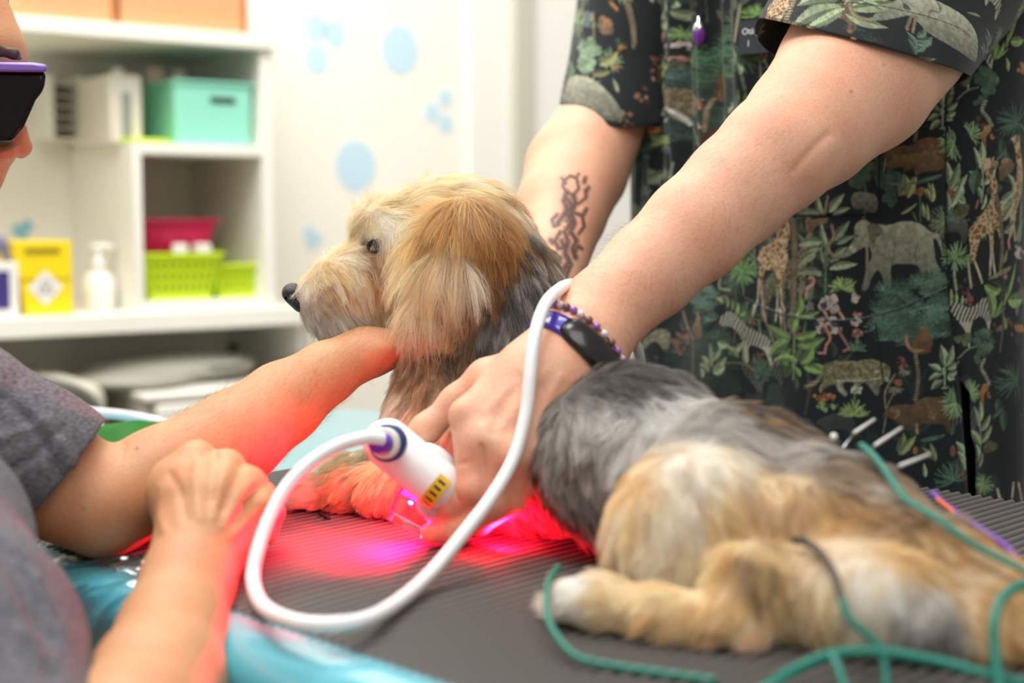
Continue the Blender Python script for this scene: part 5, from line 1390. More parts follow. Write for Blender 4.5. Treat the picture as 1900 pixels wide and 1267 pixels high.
k.blobs(100, 1200, 16, 40, 8, 10, [TAN, ORN]); k.fuzz(180, 1000, 40, 90, 14, TEAL, 40)
k.poly([(860, 150), (960, 135), (985, 200), (985, 350), (850, 350)], (44, 50, 56), sm=False)
# -- below the arm
k.at(1150, 300, 3.1675)
for l in [(40, 60, 120, 20), (100, 140, 30, 150), (180, 120, 260, 40), (200, 40, 180, 150), (60, 210, 150, 170)]: k.leaf(*l, 40, SAGE, 6)
k.line([(985, 250), (1020, 400), (1030, 600), (1022, 850), (1000, 960)], 13, TAN, True)
k.giraffe([(925, 325), (945, 300), (972, 285), (985, 340), (1000, 380), (1002, 440), (978, 500), (993, 560), (985, 600), (960, 670), (950, 752), (920, 752), (925, 650), (900, 640), (860, 632), (845, 650), (833, 740), (824, 790), (816, 700), (812, 620), (800, 560), (820, 510), (880, 480), (930, 430), (942, 380)],
          [[(812, 690), (802, 820), (778, 905)], [(828, 760), (836, 850), (852, 938)], [(930, 740), (924, 840), (914, 935)], [(948, 740), (952, 830), (970, 870)], [(940, 860), (950, 950)]], 4.5)
k.fan(715, 640, 98, 28, (98, 138, 74), 0, 360, .15); k.line([(715, 680), (718, 780)], 3.5, GRN)
k.line([(585, 660), (580, 740), (640, 755)], 5, SAGE)
for l in [(1030, 320, 1180, 300, 44), (1050, 492, 1192, 470, 46), (1055, 615, 1165, 520, 44), (1050, 655, 1192, 650, 44), (1200, 320, 1172, 200, 36), (1225, 500, 1192, 368, 34), (1235, 590, 1290, 575, 30), (1235, 630, 1290, 625, 30)]: k.leaf(*l, SAGE, -10)
k.line([(1225, 480), (1212, 600), (1208, 770)], 2.2, GRN)
k.line([(1100, 795), (1106, 745), (1140, 718), (1142, 685), (1122, 682)], 5.5, PINK)
k.fuzz(500, 800, 110, 150, 46, (74, 100, 84), 46)
k.line([(430, 1280), (428, 1120), (425, 1040)], 8, TAN, True); k.line([(360, 880), (385, 950), (412, 1010), (428, 1040)], 7, TAN); k.poly([(455, 870), (470, 900), (490, 1000), (485, 1050), (450, 1050), (430, 1000), (420, 960), (445, 950)], (146, 110, 72), 'round')
k.poly([(585, 940), (600, 905), (640, 868), (700, 920), (740, 968), (830, 1010), (888, 1050), (880, 1110), (905, 1235), (885, 1210), (850, 1110), (800, 1085), (742, 1075), (748, 1185), (720, 1185), (712, 1060), (690, 1000), (640, 960), (600, 972)], (200, 190, 170), 'zebra')
k.blobs(775, 945, 18, 32, 10, 8, [RUST]); k.line([(790, 830), (778, 900)], 3, (190, 180, 160))
for l in [(630, 860, 625, 790), (655, 870, 655, 805), (680, 900, 690, 830), (600, 830, 565, 800), (700, 900, 735, 880)]: k.leaf(*l, 22, LGRN, 3)
for l in [(1040, 905, 1072, 790, 56, 8), (1010, 1040, 865, 960, 60, -12), (1045, 910, 1180, 880, 36, 6), (1045, 1035, 1165, 990, 44, 8), (1050, 1075, 1212, 1035, 60, 10), (1000, 1050, 870, 1150, 66, 12), (1050, 1170, 905, 1170, 40, 20), (1020, 1000, 1055, 900, 56, -6), (1075, 1185, 1140, 1090, 56, 8), (1090, 1200, 1200, 1240, 56, -8), (1070, 1260, 1030, 1200, 40, 0)]: k.leaf(l[0], l[1], l[2], l[3], l[4], (108, 142, 68), l[5])
k.line([(1025, 1280), (1030, 1100), (1035, 950)], 2.5, LGRN); k.blobs(1030, 1018, 34, 14, 9, 8, [(186, 110, 40), (150, 60, 40), (60, 80, 140)])
k.blobs(340, 1060, 60, 70, 26, 12, [RUST, (160, 110, 90), (120, 90, 70)]); k.poly([(190, 1000), (260, 980), (285, 1010), (280, 1080), (255, 1120), (230, 1060), (200, 1050), (160, 1110), (140, 1090)], (180, 164, 130), 'leopard')
for l in [(545, 1210, 535, 1065), (550, 1170, 600, 1080), (530, 1200, 490, 1140), (560, 1220, 625, 1150), (540, 1230, 480, 1190), (560, 1240, 620, 1200), (500, 1270, 485, 1210), (580, 1060, 640, 1080), (640, 1130, 720, 1060), (690, 1150, 620, 1080)]: k.leaf(*l, 40, SAGE, 4)
k.blobs(830, 1230, 56, 60, 22, 22, [(76, 104, 76), (60, 86, 66)]); k.line([(620, 1180), (720, 1190), (780, 1230)], 2.5, TAN)
# -- sewing lines
k.at(0, 0, 1)
for ln in ([(1757, 100), (1756, 400), (1763, 580), (1779, 710)], [(1631, 270), (1631, 396)], [(1440, 401), (1560, 400), (1631, 396)], [(1625, 600), (1640, 720)]): k.line(ln, 2.6, (8, 9, 10))
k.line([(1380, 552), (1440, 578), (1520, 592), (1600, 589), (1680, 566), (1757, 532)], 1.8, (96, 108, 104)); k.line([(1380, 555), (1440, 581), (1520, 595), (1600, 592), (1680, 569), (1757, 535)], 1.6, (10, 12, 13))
k.line([(1760, 178), (1860, 176)], 1.6, (10, 12, 13))

def sample(cloth, x, y):
    img = cloth.rgb()
    x = np.clip(x, 0, cloth.w - 1.001); y = np.clip(y, 0, cloth.h - 1.001)
    i, j = x.astype(int), y.astype(int); fx, fy = (x - i)[:, None], (y - j)[:, None]
    return (img[j, i] * (1 - fx) + img[j, i + 1] * fx) * (1 - fy) + (img[j + 1, i] * (1 - fx) + img[j + 1, i + 1] * fx) * fy

def grid_faces(nu, nv, wrap=False):
    i = np.arange(nu if wrap else nu - 1); j = np.arange(nv - 1)
    I, J = np.meshgrid(i, j, indexing='ij'); I2 = (I + 1) % nu
    return np.stack([I * nv + J, I2 * nv + J, I2 * nv + J + 1, I * nv + J + 1], -1).reshape(-1, 4)

M_tunic, N, L, b = mat_new('jungle_print_cotton')
a_ = N.new('ShaderNodeAttribute'); a_.attribute_name = 'col'
L.new(a_.outputs['Color'], b.inputs['Base Color']); b.inputs['Roughness'].default_value = 0.8; b.inputs['Specular IOR Level'].default_value = 0.3
b.inputs['Sheen Weight'].default_value = 0.15
tcn = N.new('ShaderNodeTexCoord'); nn = N.new('ShaderNodeTexNoise'); nn.inputs['Scale'].default_value = 1500; L.new(tcn.outputs['Object'], nn.inputs['Vector'])
bp = N.new('ShaderNodeBump'); bp.inputs['Strength'].default_value = 0.25; bp.inputs['Distance'].default_value = 0.0004
L.new(nn.outputs['Fac'], bp.inputs['Height']); L.new(bp.outputs[0], b.inputs['Normal'])

# dense where the front is seen, coarse behind
thf = np.concatenate([np.linspace(-math.pi, -2.9, 8)[:-1], np.linspace(-2.9, 0.25, 1150), np.linspace(0.25, math.pi, 40)[1:]])
zz = np.linspace(Z0, Z1 - 0.003, 900)
U, Zm = np.meshgrid(thf, zz, indexing='ij'); U, Zm = U.ravel(), Zm.ravel()
arc = th2arc(U)
base = np.stack([TC[0] + TA * np.cos(U) * TT[0] + TB * np.sin(U) * TN[0], TC[1] + TA * np.cos(U) * TT[1] + TB * np.sin(U) * TN[1], Zm], 1)
nrmv = nrm(np.cos(U)[:, None] / TA * TT + np.sin(U)[:, None] / TB * TN)
pxb, pyb, _ = PX(base)
vis = (np.sin(U) < 0.2)
# drape: long vertical folds at the chest left of the near arm, shallow waves elsewhere
fold = np.exp(-((pxb - 1290) / 110) ** 2) * np.clip((520 - pyb) / 300, 0, 1) * vis
dsp = 0.0075 * fold * np.sin(arc * 2 * math.pi / 0.043 + 3 * (Zm - 1.2) + 1.2) + 0.004 * fold * np.sin(arc * 2 * math.pi / 0.021 + 9 * Zm)
dsp += 0.006 * (vnoise(np.stack([arc * 9, Zm * 4, 0 * arc], 1), 1.0, 8) - .5) + 0.0022 * (vnoise(np.stack([arc * 40, Zm * 26, 0 * arc], 1), 1.0, 9) - .5)
dsp += 0.006 * np.clip((1.0 - Zm) / 0.2, 0, 1) * np.sin(arc * 2 * math.pi / 0.11 + 1.0)
# pocket thickness and seam pucker
seam = dist_poly(pxb, pyb, [(1757, 100), (1756, 400), (1763, 580), (1779, 710), (1800, 940)])
dsp -= 0.0016 * np.exp(-(seam / 4.0) ** 2) * vis
pocket = (vis & (pxb > 1380) & (pxb < 1757) & (pyb > 560 + 32 * np.sin((pxb - 1380) / 377 * math.pi)))
dsp += 0.0012 * pocket + 0.0014 * (vis & (pxb > 1300) & (pxb < 1631) & (pyb < 398) & (pyb > 200))
# side slit: the cloth opens and the dark trousers show
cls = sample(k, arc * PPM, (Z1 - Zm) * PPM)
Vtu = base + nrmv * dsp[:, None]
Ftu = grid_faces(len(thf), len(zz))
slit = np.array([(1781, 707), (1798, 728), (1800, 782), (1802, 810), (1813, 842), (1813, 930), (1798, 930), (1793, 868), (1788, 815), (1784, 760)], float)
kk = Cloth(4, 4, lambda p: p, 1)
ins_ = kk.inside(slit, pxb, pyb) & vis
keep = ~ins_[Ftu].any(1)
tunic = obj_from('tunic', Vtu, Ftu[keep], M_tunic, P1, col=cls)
tag(tunic, 'dark green cotton tunic printed with jungle animals and leaves')

# ---- sleeves: open tubes with their own cloth coordinates
def sleeve(name, path, hem_px, shapes, seed, n=420, m=330, depthk=0.98):
    """path: (px,py,depth,r_px) from shoulder to hem; the hem is sheared so that its near edge follows hem_px"""
    C0 = np.array([W(*p[:3]) for p in path]); R0 = np.array([p[3] * p[2] / F for p in path])
    cs = spline(C0, m); rr = np.interp(np.linspace(0, 1, m), np.linspace(0, 1, len(path)), R0)
    T = nrm(np.gradient(cs, axis=0)); T = nrm(T - 0.9 * (T @ FW)[:, None] * FW)
    B = nrm(np.cross(T, FW)); Nn = nrm(np.cross(B, T))
    an = np.linspace(0, 2 * math.pi, n, endpoint=False)
    A, J = np.meshgrid(an, np.arange(m), indexing='ij'); A, J = A.ravel(), J.ravel()
    P = cs[J] + rr[J][:, None] * (np.cos(A)[:, None] * B[J] + np.sin(A)[:, None] * Nn[J] * depthk)
    t = J / (m - 1)
    # shear near the hem
    sh = np.array([hem_px(a) for a in an])
    P = P + (t ** 3)[:, None] * (np.repeat(sh, m)[:, None]) * T[J]
    P = P + nrm(P - cs[J]) * (0.004 * (vnoise(P, 26, seed) - .5) * t)[:, None]
    # cloth coordinates fitted to how the sleeve lies
    px_, py_, _ = PX(P)
    u = np.sin(-A); front = np.sin(A) < -0.1
    cu = A * rr[J]; cv = t * np.linalg.norm(np.diff(cs, axis=0), axis=1).sum()
    X = np.stack([px_[front], py_[front], np.ones(front.sum())], 1)
    sol, *_ = np.linalg.lstsq(X, np.stack([cu[front], cv[front]], 1), rcond=None)
    mx = (cu.max() + .01)
    ppm = 2000
    cl = Cloth(int(mx * ppm) + 20, int((cv.max() + .02) * ppm) + 20, lambda p: (np.c_[p, np.ones(len(p))] @ sol) * ppm, ppm, seed)
    cl.filler(120, seed, 1.55)
    shapes(cl)
    c = sample(cl, cu * ppm, cv * ppm)
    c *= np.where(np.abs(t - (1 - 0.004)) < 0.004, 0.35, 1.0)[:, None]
    Fg = grid_faces(n, m, True)
    o = obj_from(name, P, Fg, M_tunic, P1, col=c)
    s_ = o.modifiers.new('thickness', 'SOLIDIFY'); s_.thickness = 0.0014; s_.offset = -1
    return o
def near_shapes(c):
    c.at(1400, 0, 2.816)
    c.poly([(100, -80), (330, -80), (290, 0), (250, 70), (215, 135), (130, 168), (60, 195), (0, 270), (-20, 220), (30, 165), (100, 100), (150, 20)], (206, 160, 104), 'giraffe')
    c.line([(310, -60), (290, 20), (245, 155)], 12, (150, 134, 98), True)
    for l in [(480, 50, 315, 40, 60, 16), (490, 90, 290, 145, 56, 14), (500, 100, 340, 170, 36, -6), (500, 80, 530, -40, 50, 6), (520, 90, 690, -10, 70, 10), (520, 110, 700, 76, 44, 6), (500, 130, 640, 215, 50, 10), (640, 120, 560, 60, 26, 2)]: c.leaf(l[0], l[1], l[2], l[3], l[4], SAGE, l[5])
    c.line([(560, -30), (520, 60), (530, 140), (580, 170), (640, 150)], 7, (128, 116, 86))
    c.poly([(590, 150), (640, 120), (685, 75), (720, 20), (790, 0), (840, 34), (920, 62), (1010, 104), (1070, 170), (1095, 250), (1100, 420), (1000, 380), (880, 300), (800, 240), (765, 180), (740, 140), (700, 155), (640, 175), (600, 176)], (158, 158, 132), 'round')
    c.line([(790, 30), (850, 34), (874, 70), (866, 104), (830, 106), (810, 160)], 2.2, (96, 92, 76)); c.poly([(715, 70), (745, 100), (740, 120), (712, 110)], (70, 70, 60))
    c.line([(760, 150), (735, 240)], 5, TAN); c.leaf(1100, 60, 1010, 66, 14, LGRN)
    c.at(0, 0, 1).line([(1425, 40), (1470, 20), (1510, 17), (1580, 26), (1650, 42), (1735, 62), (1788, 90)], 1.5, (12, 12, 12))
def far_shapes(c):
    c.at(940, 0, 3.168)
    c.blobs(500, 300, 60, 130, 40, 26, [(110, 138, 104), (130, 154, 118), (96, 124, 92)]); c.blobs(520, 60, 30, 40, 12, 18, [(90, 110, 130), (150, 140, 60)])
    c.blobs(620, 140, 44, 50, 16, 18, [(150, 104, 66), (110, 84, 60)]); c.leaf(560, 380, 650, 290, 44, (128, 124, 74), 5); c.leaf(520, 440, 610, 420, 30, (128, 124, 74), 4); c.blobs(640, 390, 16, 22, 6, 10, [ORN]); c.blobs(670, 240, 20, 40, 7, 12, [ORN, DGRN])
    c.poly([(320, 620), (340, 520), (400, 440), (470, 450), (540, 480), (600, 560), (650, 660), (660, 740), (560, 720), (420, 660)], (150, 146, 124), 'round')
    c.leaf(640, 560, 620, 470, 30, SAGE); c.line([(350, 615), (450, 655), (560, 700), (680, 730)], 3.5, (70, 84, 70)); c.line([(560, 40), (540, 240)], 4, TAN); c.leaf(690, 60, 650, 0, 30, ORN)
HEMN = lambda a: 0.018 * math.cos(a) - 0.004
sl1 = sleeve('sleeve', [(1810, -230, 1.27, 215), (1720, -90, 1.215, 205), (1655, 5, 1.18, 196), (1602, 88, 1.148, 188)], lambda a: 0.010 * math.sin(a) - 0.031 * math.cos(a) - 0.034 * min(math.sin(a), 0) , near_shapes, 11)
sl2 = sleeve('sleeve', [(1250, -160, 1.47, 120), (1190, -20, 1.45, 112), (1160, 110, 1.435, 100), (1134, 205, 1.41, 93)], lambda a: 0.010 * math.sin(a) - 0.008 * math.cos(a) - 0.036 * min(math.sin(a), 0), far_shapes, 12, 300, 260)

# name patch, lettered, half under the sleeve hem
def px_on_tunic(x, y, off=0.0):
    q = px2cloth(np.array([[x, y]]))[0]
    th = np.interp(q[0] / PPM, _arc, _th); z = Z1 - q[1] / PPM
    p = np.array([TC[0] + TA * math.cos(th) * TT[0] + TB * math.sin(th) * TN[0], TC[1] + TA * math.cos(th) * TT[1] + TB * math.sin(th) * TN[1], z])
    n = nrm(math.cos(th) / TA * TT + math.sin(th) / TB * TN)
    return p + n * off, n
M_patch = mat_simple('dark_patch_cloth', (46, 52, 60), 0.85, noise=0.1, bump=0.2, nscale=800)
M_white = mat_simple('white_plastic', (238, 238, 240), 0.32)
M_thread = mat_simple('white_lettering', (226, 226, 226), 0.7)
def text_obj(name, body, size, origin, xdir, ydir, mat, parent, extrude=0.0002):
    cu = bpy.data.curves.new(name, 'FONT'); cu.body = body; cu.size = size; cu.extrude = extrude
    tmp = bpy.data.objects.new(name, cu); COL.objects.link(tmp)
    dg_ = bpy.context.evaluated_depsgraph_get(); me = bpy.data.meshes.new_from_object(tmp.evaluated_get(dg_))
    bpy.data.objects.remove(tmp)
    xd, yd = nrm(xdir), nrm(ydir); zd = np.cross(xd, yd)
    co = np.array([v.co[:] for v in me.vertices]); co = co @ np.array([xd, yd, zd]) + np.asarray(origin, float)
    me.vertices.foreach_set('co', co.astype(np.float32).ravel()); me.update()
    me.materials.clear(); me.materials.append(mat)
    o = bpy.data.objects.new(name, me); COL.objects.link(o); o.parent = parent
    o.matrix_parent_inverse = parent_mat(parent).inverted()
    return o
NA = np.linspace(0, 1, 8)
c0, n0 = px_on_tunic(1418, 68, 0.0065)
ex = nrm(np.cross([0, 0, 1], n0)); ey = np.array([0, 0, 1.0])
pb = MB(); pb.box((0, 0, 0), (1, 1, 1)); Vp = np.concatenate(pb.V)
Vp = c0 + Vp[:, :1] * 0.044 * ex + Vp[:, 1:2] * 0.030 * ey + Vp[:, 2:3] * 0.0012 * n0
patch = obj_from('name_patch', Vp, pb.Fc, M_patch, P1, smooth=False)
text_obj('lettering', 'Ot\u00e1', 0.0080, px_on_tunic(1386, 66, 0.0078)[0], ex, ey, M_thread, patch)
text_obj('lettering', 'l', 0.0080, px_on_tunic(1396, 88, 0.0078)[0], ex, ey, M_thread, patch)
# pendant on a dark cord
M_silver = mat_simple('silver', (214, 214, 220), 0.22, metal=1.0)
M_ameth = mat_simple('amethyst', (112, 50, 150), 0.15, coat=0.5)
pn, n_ = px_on_tunic(1315, 66, 0.013)
pend = MB().lathe(pn, [(0.0015, -0.0105), (0.0055, -0.006), (0.0068, 0.0), (0.0058, 0.005), (0.003, 0.0065)], 7).build('pendant', M_ameth, P1, bevel=0.0004)
tag(pend, 'faceted purple stone pendant')
MB().lathe(pn + [0, 0, 0.0035], [(0.0045, -0.0035), (0.0062, 0.0), (0.0050, 0.005), (0.0018, 0.009), (0.0018, 0.013)], 9).build('pendant_cap', M_silver, pend, smooth=True)
crd = [px_on_tunic(1300, -60, 0.016)[0], px_on_tunic(1303, -10, 0.015)[0], px_on_tunic(1309, 20, 0.014)[0], pn + [0, 0, 0.016], px_on_tunic(1324, 24, 0.014)[0], px_on_tunic(1336, -5, 0.015)[0], px_on_tunic(1346, -60, 0.016)[0]]
MB().tube(spline(crd, 40), 0.0009, 8).build('necklace_cord', M_black, P1, smooth=True)
# ------------------------------------------------------------------ treatment table, mat, film
def tp(s, b, z): return TT * s + TN * b + np.array([0, 0, z])
TS0, TS1, TB0, TB1 = -1.36, 0.36, 0.425, 1.085
PADZ = TOP - 0.0095
M_vinyl = mat_simple('turquoise_vinyl', (92, 184, 202), 0.35, coat=1.0, noise=0.03, nscale=12, bump=0.06)
tb = empty('treatment_table', tuple(tp(-0.5, 0.75, 0)), -math.pi / 4)
tag(tb, 'turquoise padded treatment table carrying the dog and ribbed mat', 'table')
# padded top: rounded profile swept round a rounded rectangle
def pad(s0, s1, b0, b1, z0, z1, r, name, mat, parent, nz=10):
    prof = []
    for a in np.linspace(0, 90, nz): prof.append((r * (1 - math.cos(math.radians(a))) , z1 - r + r * math.sin(math.radians(a))))
    prof = [(0, z0)] + [(0, z0 + (z1 - r - z0) * t) for t in (0.5,)] + prof
    V = []; Fc = []; rc_ = 0.05; nc = 10
    for inset, z in prof:
        for (sx, bx, a0) in [(s1, b1, 0), (s0, b1, 90), (s0, b0, 180), (s1, b0, 270)]:
            cx = sx + (-rc_ if sx == s1 else rc_); cb = bx + (-rc_ if bx == b1 else rc_)
            for a in np.linspace(a0, a0 + 90, nc):
                V.append(tp(cx + (rc_ - inset) * math.cos(math.radians(a)), cb + (rc_ - inset) * math.sin(math.radians(a)), z))
    n = 4 * nc
    for j in range(len(prof) - 1):
        for i in range(n): Fc.append((j * n + i, j * n + (i + 1) % n, (j + 1) * n + (i + 1) % n, (j + 1) * n + i))
    Fc.append(tuple((len(prof) - 1) * n + i for i in range(n))); Fc.append(tuple(range(n - 1, -1, -1)))
    return obj_from(name, V, Fc, mat, parent)
pad(TS0, TS1, TB0, TB1, PADZ - 0.085, PADZ, 0.028, 'padded_top', M_vinyl, tb)
mb = MB(); M_base = mat_simple('white_painted_steel', (226, 226, 222), 0.4)
c_ = tp((TS0 + TS1) / 2, (TB0 + TB1) / 2, 0)
mb.box(c_ + [0, 0, PADZ - 0.11], (1.5, 0.55, 0.05), -math.pi / 4); mb.build('frame', M_base, tb, bevel=0.005)
for sx in (TS0 + 0.25, TS1 - 0.25):
    mb = MB(); mb.box(tp(sx, 0.755, 0.37), (0.12, 0.2, 0.62), -math.pi / 4); mb.build('leg', M_base, tb, bevel=0.01)
    mb = MB(); mb.box(tp(sx, 0.755, 0.03), (0.14, 0.58, 0.06), -math.pi / 4); mb.build('foot', M_base, tb, bevel=0.01)

# ribbed mat
MS0, MS1, MB0, MB1 = -1.005, 0.30, 0.458, 1.045
PITCHR = 0.009
per = 10
svals = np.arange(MS0, MS1, PITCHR / per)
nb = 90
bv = np.concatenate([np.linspace(MB0, MB0 + 0.08, 24)[:-1], np.linspace(MB0 + 0.08, MB1, nb)])
ph = ((svals - MS0) / PITCHR) % 1.0
prof = (0.5 - 0.5 * np.cos(2 * math.pi * ph)) ** 0.75 * 0.0036
S_, B_ = np.meshgrid(svals, bv, indexing='ij')
e = np.clip((MB0 + 0.075 - B_) / 0.075, 0, 1)
zt = TOP - 0.0030 + np.repeat(prof[:, None], len(bv), 1) - 0.008 * e ** 2
zt -= 0.0012 * (B_ < MB0 + 0.002)
wob = 0.0022 * np.sin(B_ * 21 + S_ * 5) * np.clip((S_ + 0.1) * -2, 0, 1) 
Sx = S_ + wob - 0.010 * e ** 2
# upper lip of the end, lying slightly proud
top = tp(0, 0, 0) + Sx[..., None] * TT + B_[..., None] * TN + zt[..., None] * np.array([0, 0, 1.0])
bot = top.copy(); bot[..., 2] = PADZ + 0.0004 - 0.008 * e ** 2
ns, nbv = top.shape[:2]
Vm = np.concatenate([top.reshape(-1, 3), bot.reshape(-1, 3)])
Ft = grid_faces(ns, nbv)
edge = []
o_ = ns * nbv
def strip(ix): 
    ix = np.asarray(ix); return np.stack([ix[:-1], ix[:-1] + o_, ix[1:] + o_, ix[1:]], 1)
sides = np.concatenate([strip(np.arange(ns) * nbv)[:, ::-1], strip(np.arange(ns) * nbv + nbv - 1), strip(np.arange(nbv)), strip(np.arange(nbv) + (ns - 1) * nbv)[:, ::-1]])
M_mat = attr_material('charcoal_foam_rubber', 0.5, 0.35)
# groove shade painted into the colour, ridges kept lighter
rib_shade = (np.repeat((prof / 0.0036)[:, None], len(bv), 1) ** 1.2).reshape(-1, 1)
cm = np.concatenate([s2l((38, 35, 35)) * (1 - rib_shade) + s2l((104, 100, 97)) * rib_shade, np.repeat(s2l((30, 28, 28))[None], len(rib_shade), 0)])
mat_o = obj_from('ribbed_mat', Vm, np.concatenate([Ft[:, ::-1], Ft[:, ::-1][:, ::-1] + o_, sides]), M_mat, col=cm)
mat_o.data.set_sharp_from_angle(angle=math.radians(50))
tag(mat_o, 'charcoal ribbed rubber mat spread on the turquoise table under the dog', 'mat')

# clear film wrapped over the pad corner, creased
fm, N, L, b = mat_new('clear_film')
for n_ in list(N):
    if n_.type == 'BSDF_PRINCIPLED': N.remove(n_)
tr = N.new('ShaderNodeBsdfTransparent'); tr.inputs[0].default_value = (0.97, 0.985, 0.985, 1)
gl = N.new('ShaderNodeBsdfGlossy'); gl.inputs['Roughness'].default_value = 0.10
fr = N.new('ShaderNodeFresnel'); fr.inputs[0].default_value = 1.5
mx = N.new('ShaderNodeMixShader'); mr_ = N.new('ShaderNodeMapRange'); mr_.inputs['To Min'].default_value = 0.10; mr_.inputs['To Max'].default_value = 0.75
L.new(fr.outputs[0], mr_.inputs[0]); L.new(mr_.outputs[0], mx.inputs[0]); L.new(tr.outputs[0], mx.inputs[1]); L.new(gl.outputs[0], mx.inputs[2])
L.new(mx.outputs[0], N['Material Output'].inputs['Surface'])
nu, nv = 420, 200
uu = np.linspace(-1.34, -0.70, nu); vv = np.linspace(0, 1, nv)
Ug, Vg = np.meshgrid(uu, vv, indexing='ij')
# profile: over the top edge then down the side
Lp = 0.17; dd = Vg * Lp
top_w = 0.035; arc_r = 0.032
b_ = np.where(dd < top_w, TB0 + arc_r + (top_w - dd), np.where(dd < top_w + arc_r * math.pi / 2, TB0 + arc_r - arc_r * np.sin((dd - top_w) / arc_r), TB0 - 0.002))
z_ = np.where(dd < top_w, PADZ + 0.0015, np.where(dd < top_w + arc_r * math.pi / 2, PADZ + 0.0015 - arc_r + arc_r * np.cos((dd - top_w) / arc_r), PADZ - arc_r - (dd - top_w - arc_r * math.pi / 2)))
q1 = np.stack([(Ug * 46 + Vg * 5).ravel(), (Vg * 4 - Ug * 4).ravel(), 0 * Ug.ravel()], 1)
cr = (np.abs(vnoise(q1, 1.0, 21) - .5) + 0.6 * np.abs(vnoise(q1, 2.3, 22) - .5)).reshape(Ug.shape)
amp = 0.006 * np.clip((-0.70 - Ug) / 0.12, 0.10, 1)
off = 0.0015 + amp * (1 - 2.2 * cr)
off = np.clip(off, 0.0008, None)
nb_ = np.where(dd < top_w, 0, np.where(dd < top_w + arc_r * math.pi / 2, -np.sin((dd - top_w) / arc_r), -1)); nz2 = np.sqrt(np.clip(1 - nb_ ** 2, 0, 1))
Pf = Ug[..., None] * TT + (b_ + nb_ * off)[..., None] * TN + (z_ + nz2 * off)[..., None] * np.array([0, 0, 1.0])
tag(obj_from('plastic_film', Pf.reshape(-1, 3), grid_faces(nu, nv)[:, ::-1], fm), 'clear creased plastic film wrapped over the table edge beside the grey sleeve', 'plastic film')

# ------------------------------------------------------------------ laser probe
pr = empty('laser_probe', tuple(W(765, 870, .935)))
tag(pr, 'white hand-held laser probe with purple cable plug and yellow warning sticker, glowing red', 'laser probe')
s_ = SDF()
s_.rc(W(720, 822, .938), W(812, 898, .934), 46 * .94 / F, 45 * .94 / F, 0.004)
s_.ellp(806, 862, .955, 52, 34, 0.016, 38, 0, 0.006)
s_.ellp(716, 818, .912, 30, 32, 0.006, 0, 0, 0.004)
v_, f_ = s_.mesh(0.001); obj_from('housing', v_, f_, M_white, pr)
M_blue = mat_simple('navy_ring', (24, 60, 120), 0.4)
M_purple = mat_simple('purple_plug', (96, 40, 190), 0.35)
def face_R(n):   # rotation whose z axis is n
    n = nrm(n); x = nrm(np.cross([0, 0, 1], n)); y = np.cross(n, x)
    return np.stack([x, y, n], 1)
nf = nrm(-FW * 1.0 - RT * 0.35 + UP * 0.05)
cpt = W(720, 822, .9105)
Rf = face_R(nf)
MB().lathe(cpt, [(0.0118, -0.004), (0.0122, 0.0), (0.0122, 0.0028), (0.0108, 0.0032)], 32, Rf).build('blue_ring', M_blue, pr, smooth=True)
MB().lathe(cpt, [(0.0102, 0.002), (0.0102, 0.0055), (0.0085, 0.0065)], 32, Rf).build('socket_ring', M_cream, pr, smooth=True)
MB().lathe(cpt, [(0.0066, 0.004), (0.0068, 0.012), (0.0058, 0.018), (0.004, 0.020)], 28, Rf).build('plug', M_purple, pr, smooth=True)
# warning sticker: a curved yellow band near the far end with black bars
M_ylw = mat_simple('yellow_sticker', (216, 176, 20), 0.45); M_blk = mat_simple('black_print', (24, 22, 18), 0.6)
ax = nrm(W(812, 898, .934) - W(720, 822, .938)); r_ = 45.6 * .94 / F
e1 = nrm(np.cross(ax, FW)); e2 = np.cross(e1, ax)
if e1 @ UP < 0: e1 = -e1
if e2 @ FW > 0: e2 = -e2
def cyl_patch(t0, t1, a0, a1, rr, n=14):
    base = W(812, 898, .934); V = []
    for t in (t0, t1):
        for a in np.linspace(math.radians(a0), math.radians(a1), n): V.append(base + ax * t + rr * (math.cos(a) * e2 + math.sin(a) * e1))
    return V, [(i, i + 1, n + i + 1, n + i) for i in range(n - 1)]
V_, F_ = cyl_patch(-0.002, 0.0075, -75, 30, r_ + 0.0002)
MB().add(V_, F_).build('warning_sticker', M_ylw, pr, smooth=True)
mb = MB()
for a in (-55, -38, -20, -4, 12):
    V_, F_ = cyl_patch(0.0, 0.0055, a, a + 6, r_ + 0.0004, 4); mb.add(V_, F_)
mb.build('sticker_print', M_blk, pr)
# collar and clear spacer pointing down to the mat
M_acr = mat_simple('clear_acrylic', (250, 236, 240), 0.05, trans=1.0)
M_acr.node_tree.nodes['Principled BSDF'].inputs['IOR'].default_value = 1.3
s_ = SDF(); s_.rc(W(815, 905, .936), W(800, 935, .94), 0.011, 0.010, 0.004)
v_, f_ = s_.mesh(0.001); obj_from('collar', v_, f_, mat_simple('silver_grey_collar', (200, 198, 202), 0.3), pr)
dirn = nrm(W(752, 968, .955) - W(770, 915, .94)); sx_ = nrm(W(800, 935, .94) - W(738, 902, .945)); sx_ = nrm(sx_ - dirn * (sx_ @ dirn)); sy_ = np.cross(dirn, sx_)
cb = W(768, 945, .952)
V_ = [cb + sx_ * x * .0135 + sy_ * y * .008 + dirn * z * .0125 for z in (-1, 1) for y in (-1, 1) for x in (-1, 1)]
MB().add(V_, [(0, 2, 3, 1), (4, 5, 7, 6), (0, 1, 5, 4), (2, 6, 7, 3), (0, 4, 6, 2), (1, 3, 7, 5)]).build('spacer', M_acr, pr, bevel=0.001)
M_glow = mat_simple('glowing_window', (255, 30, 90), 0.4, emis=(255, 20, 80), estr=14.0)
cg = cb - dirn * 0.0135
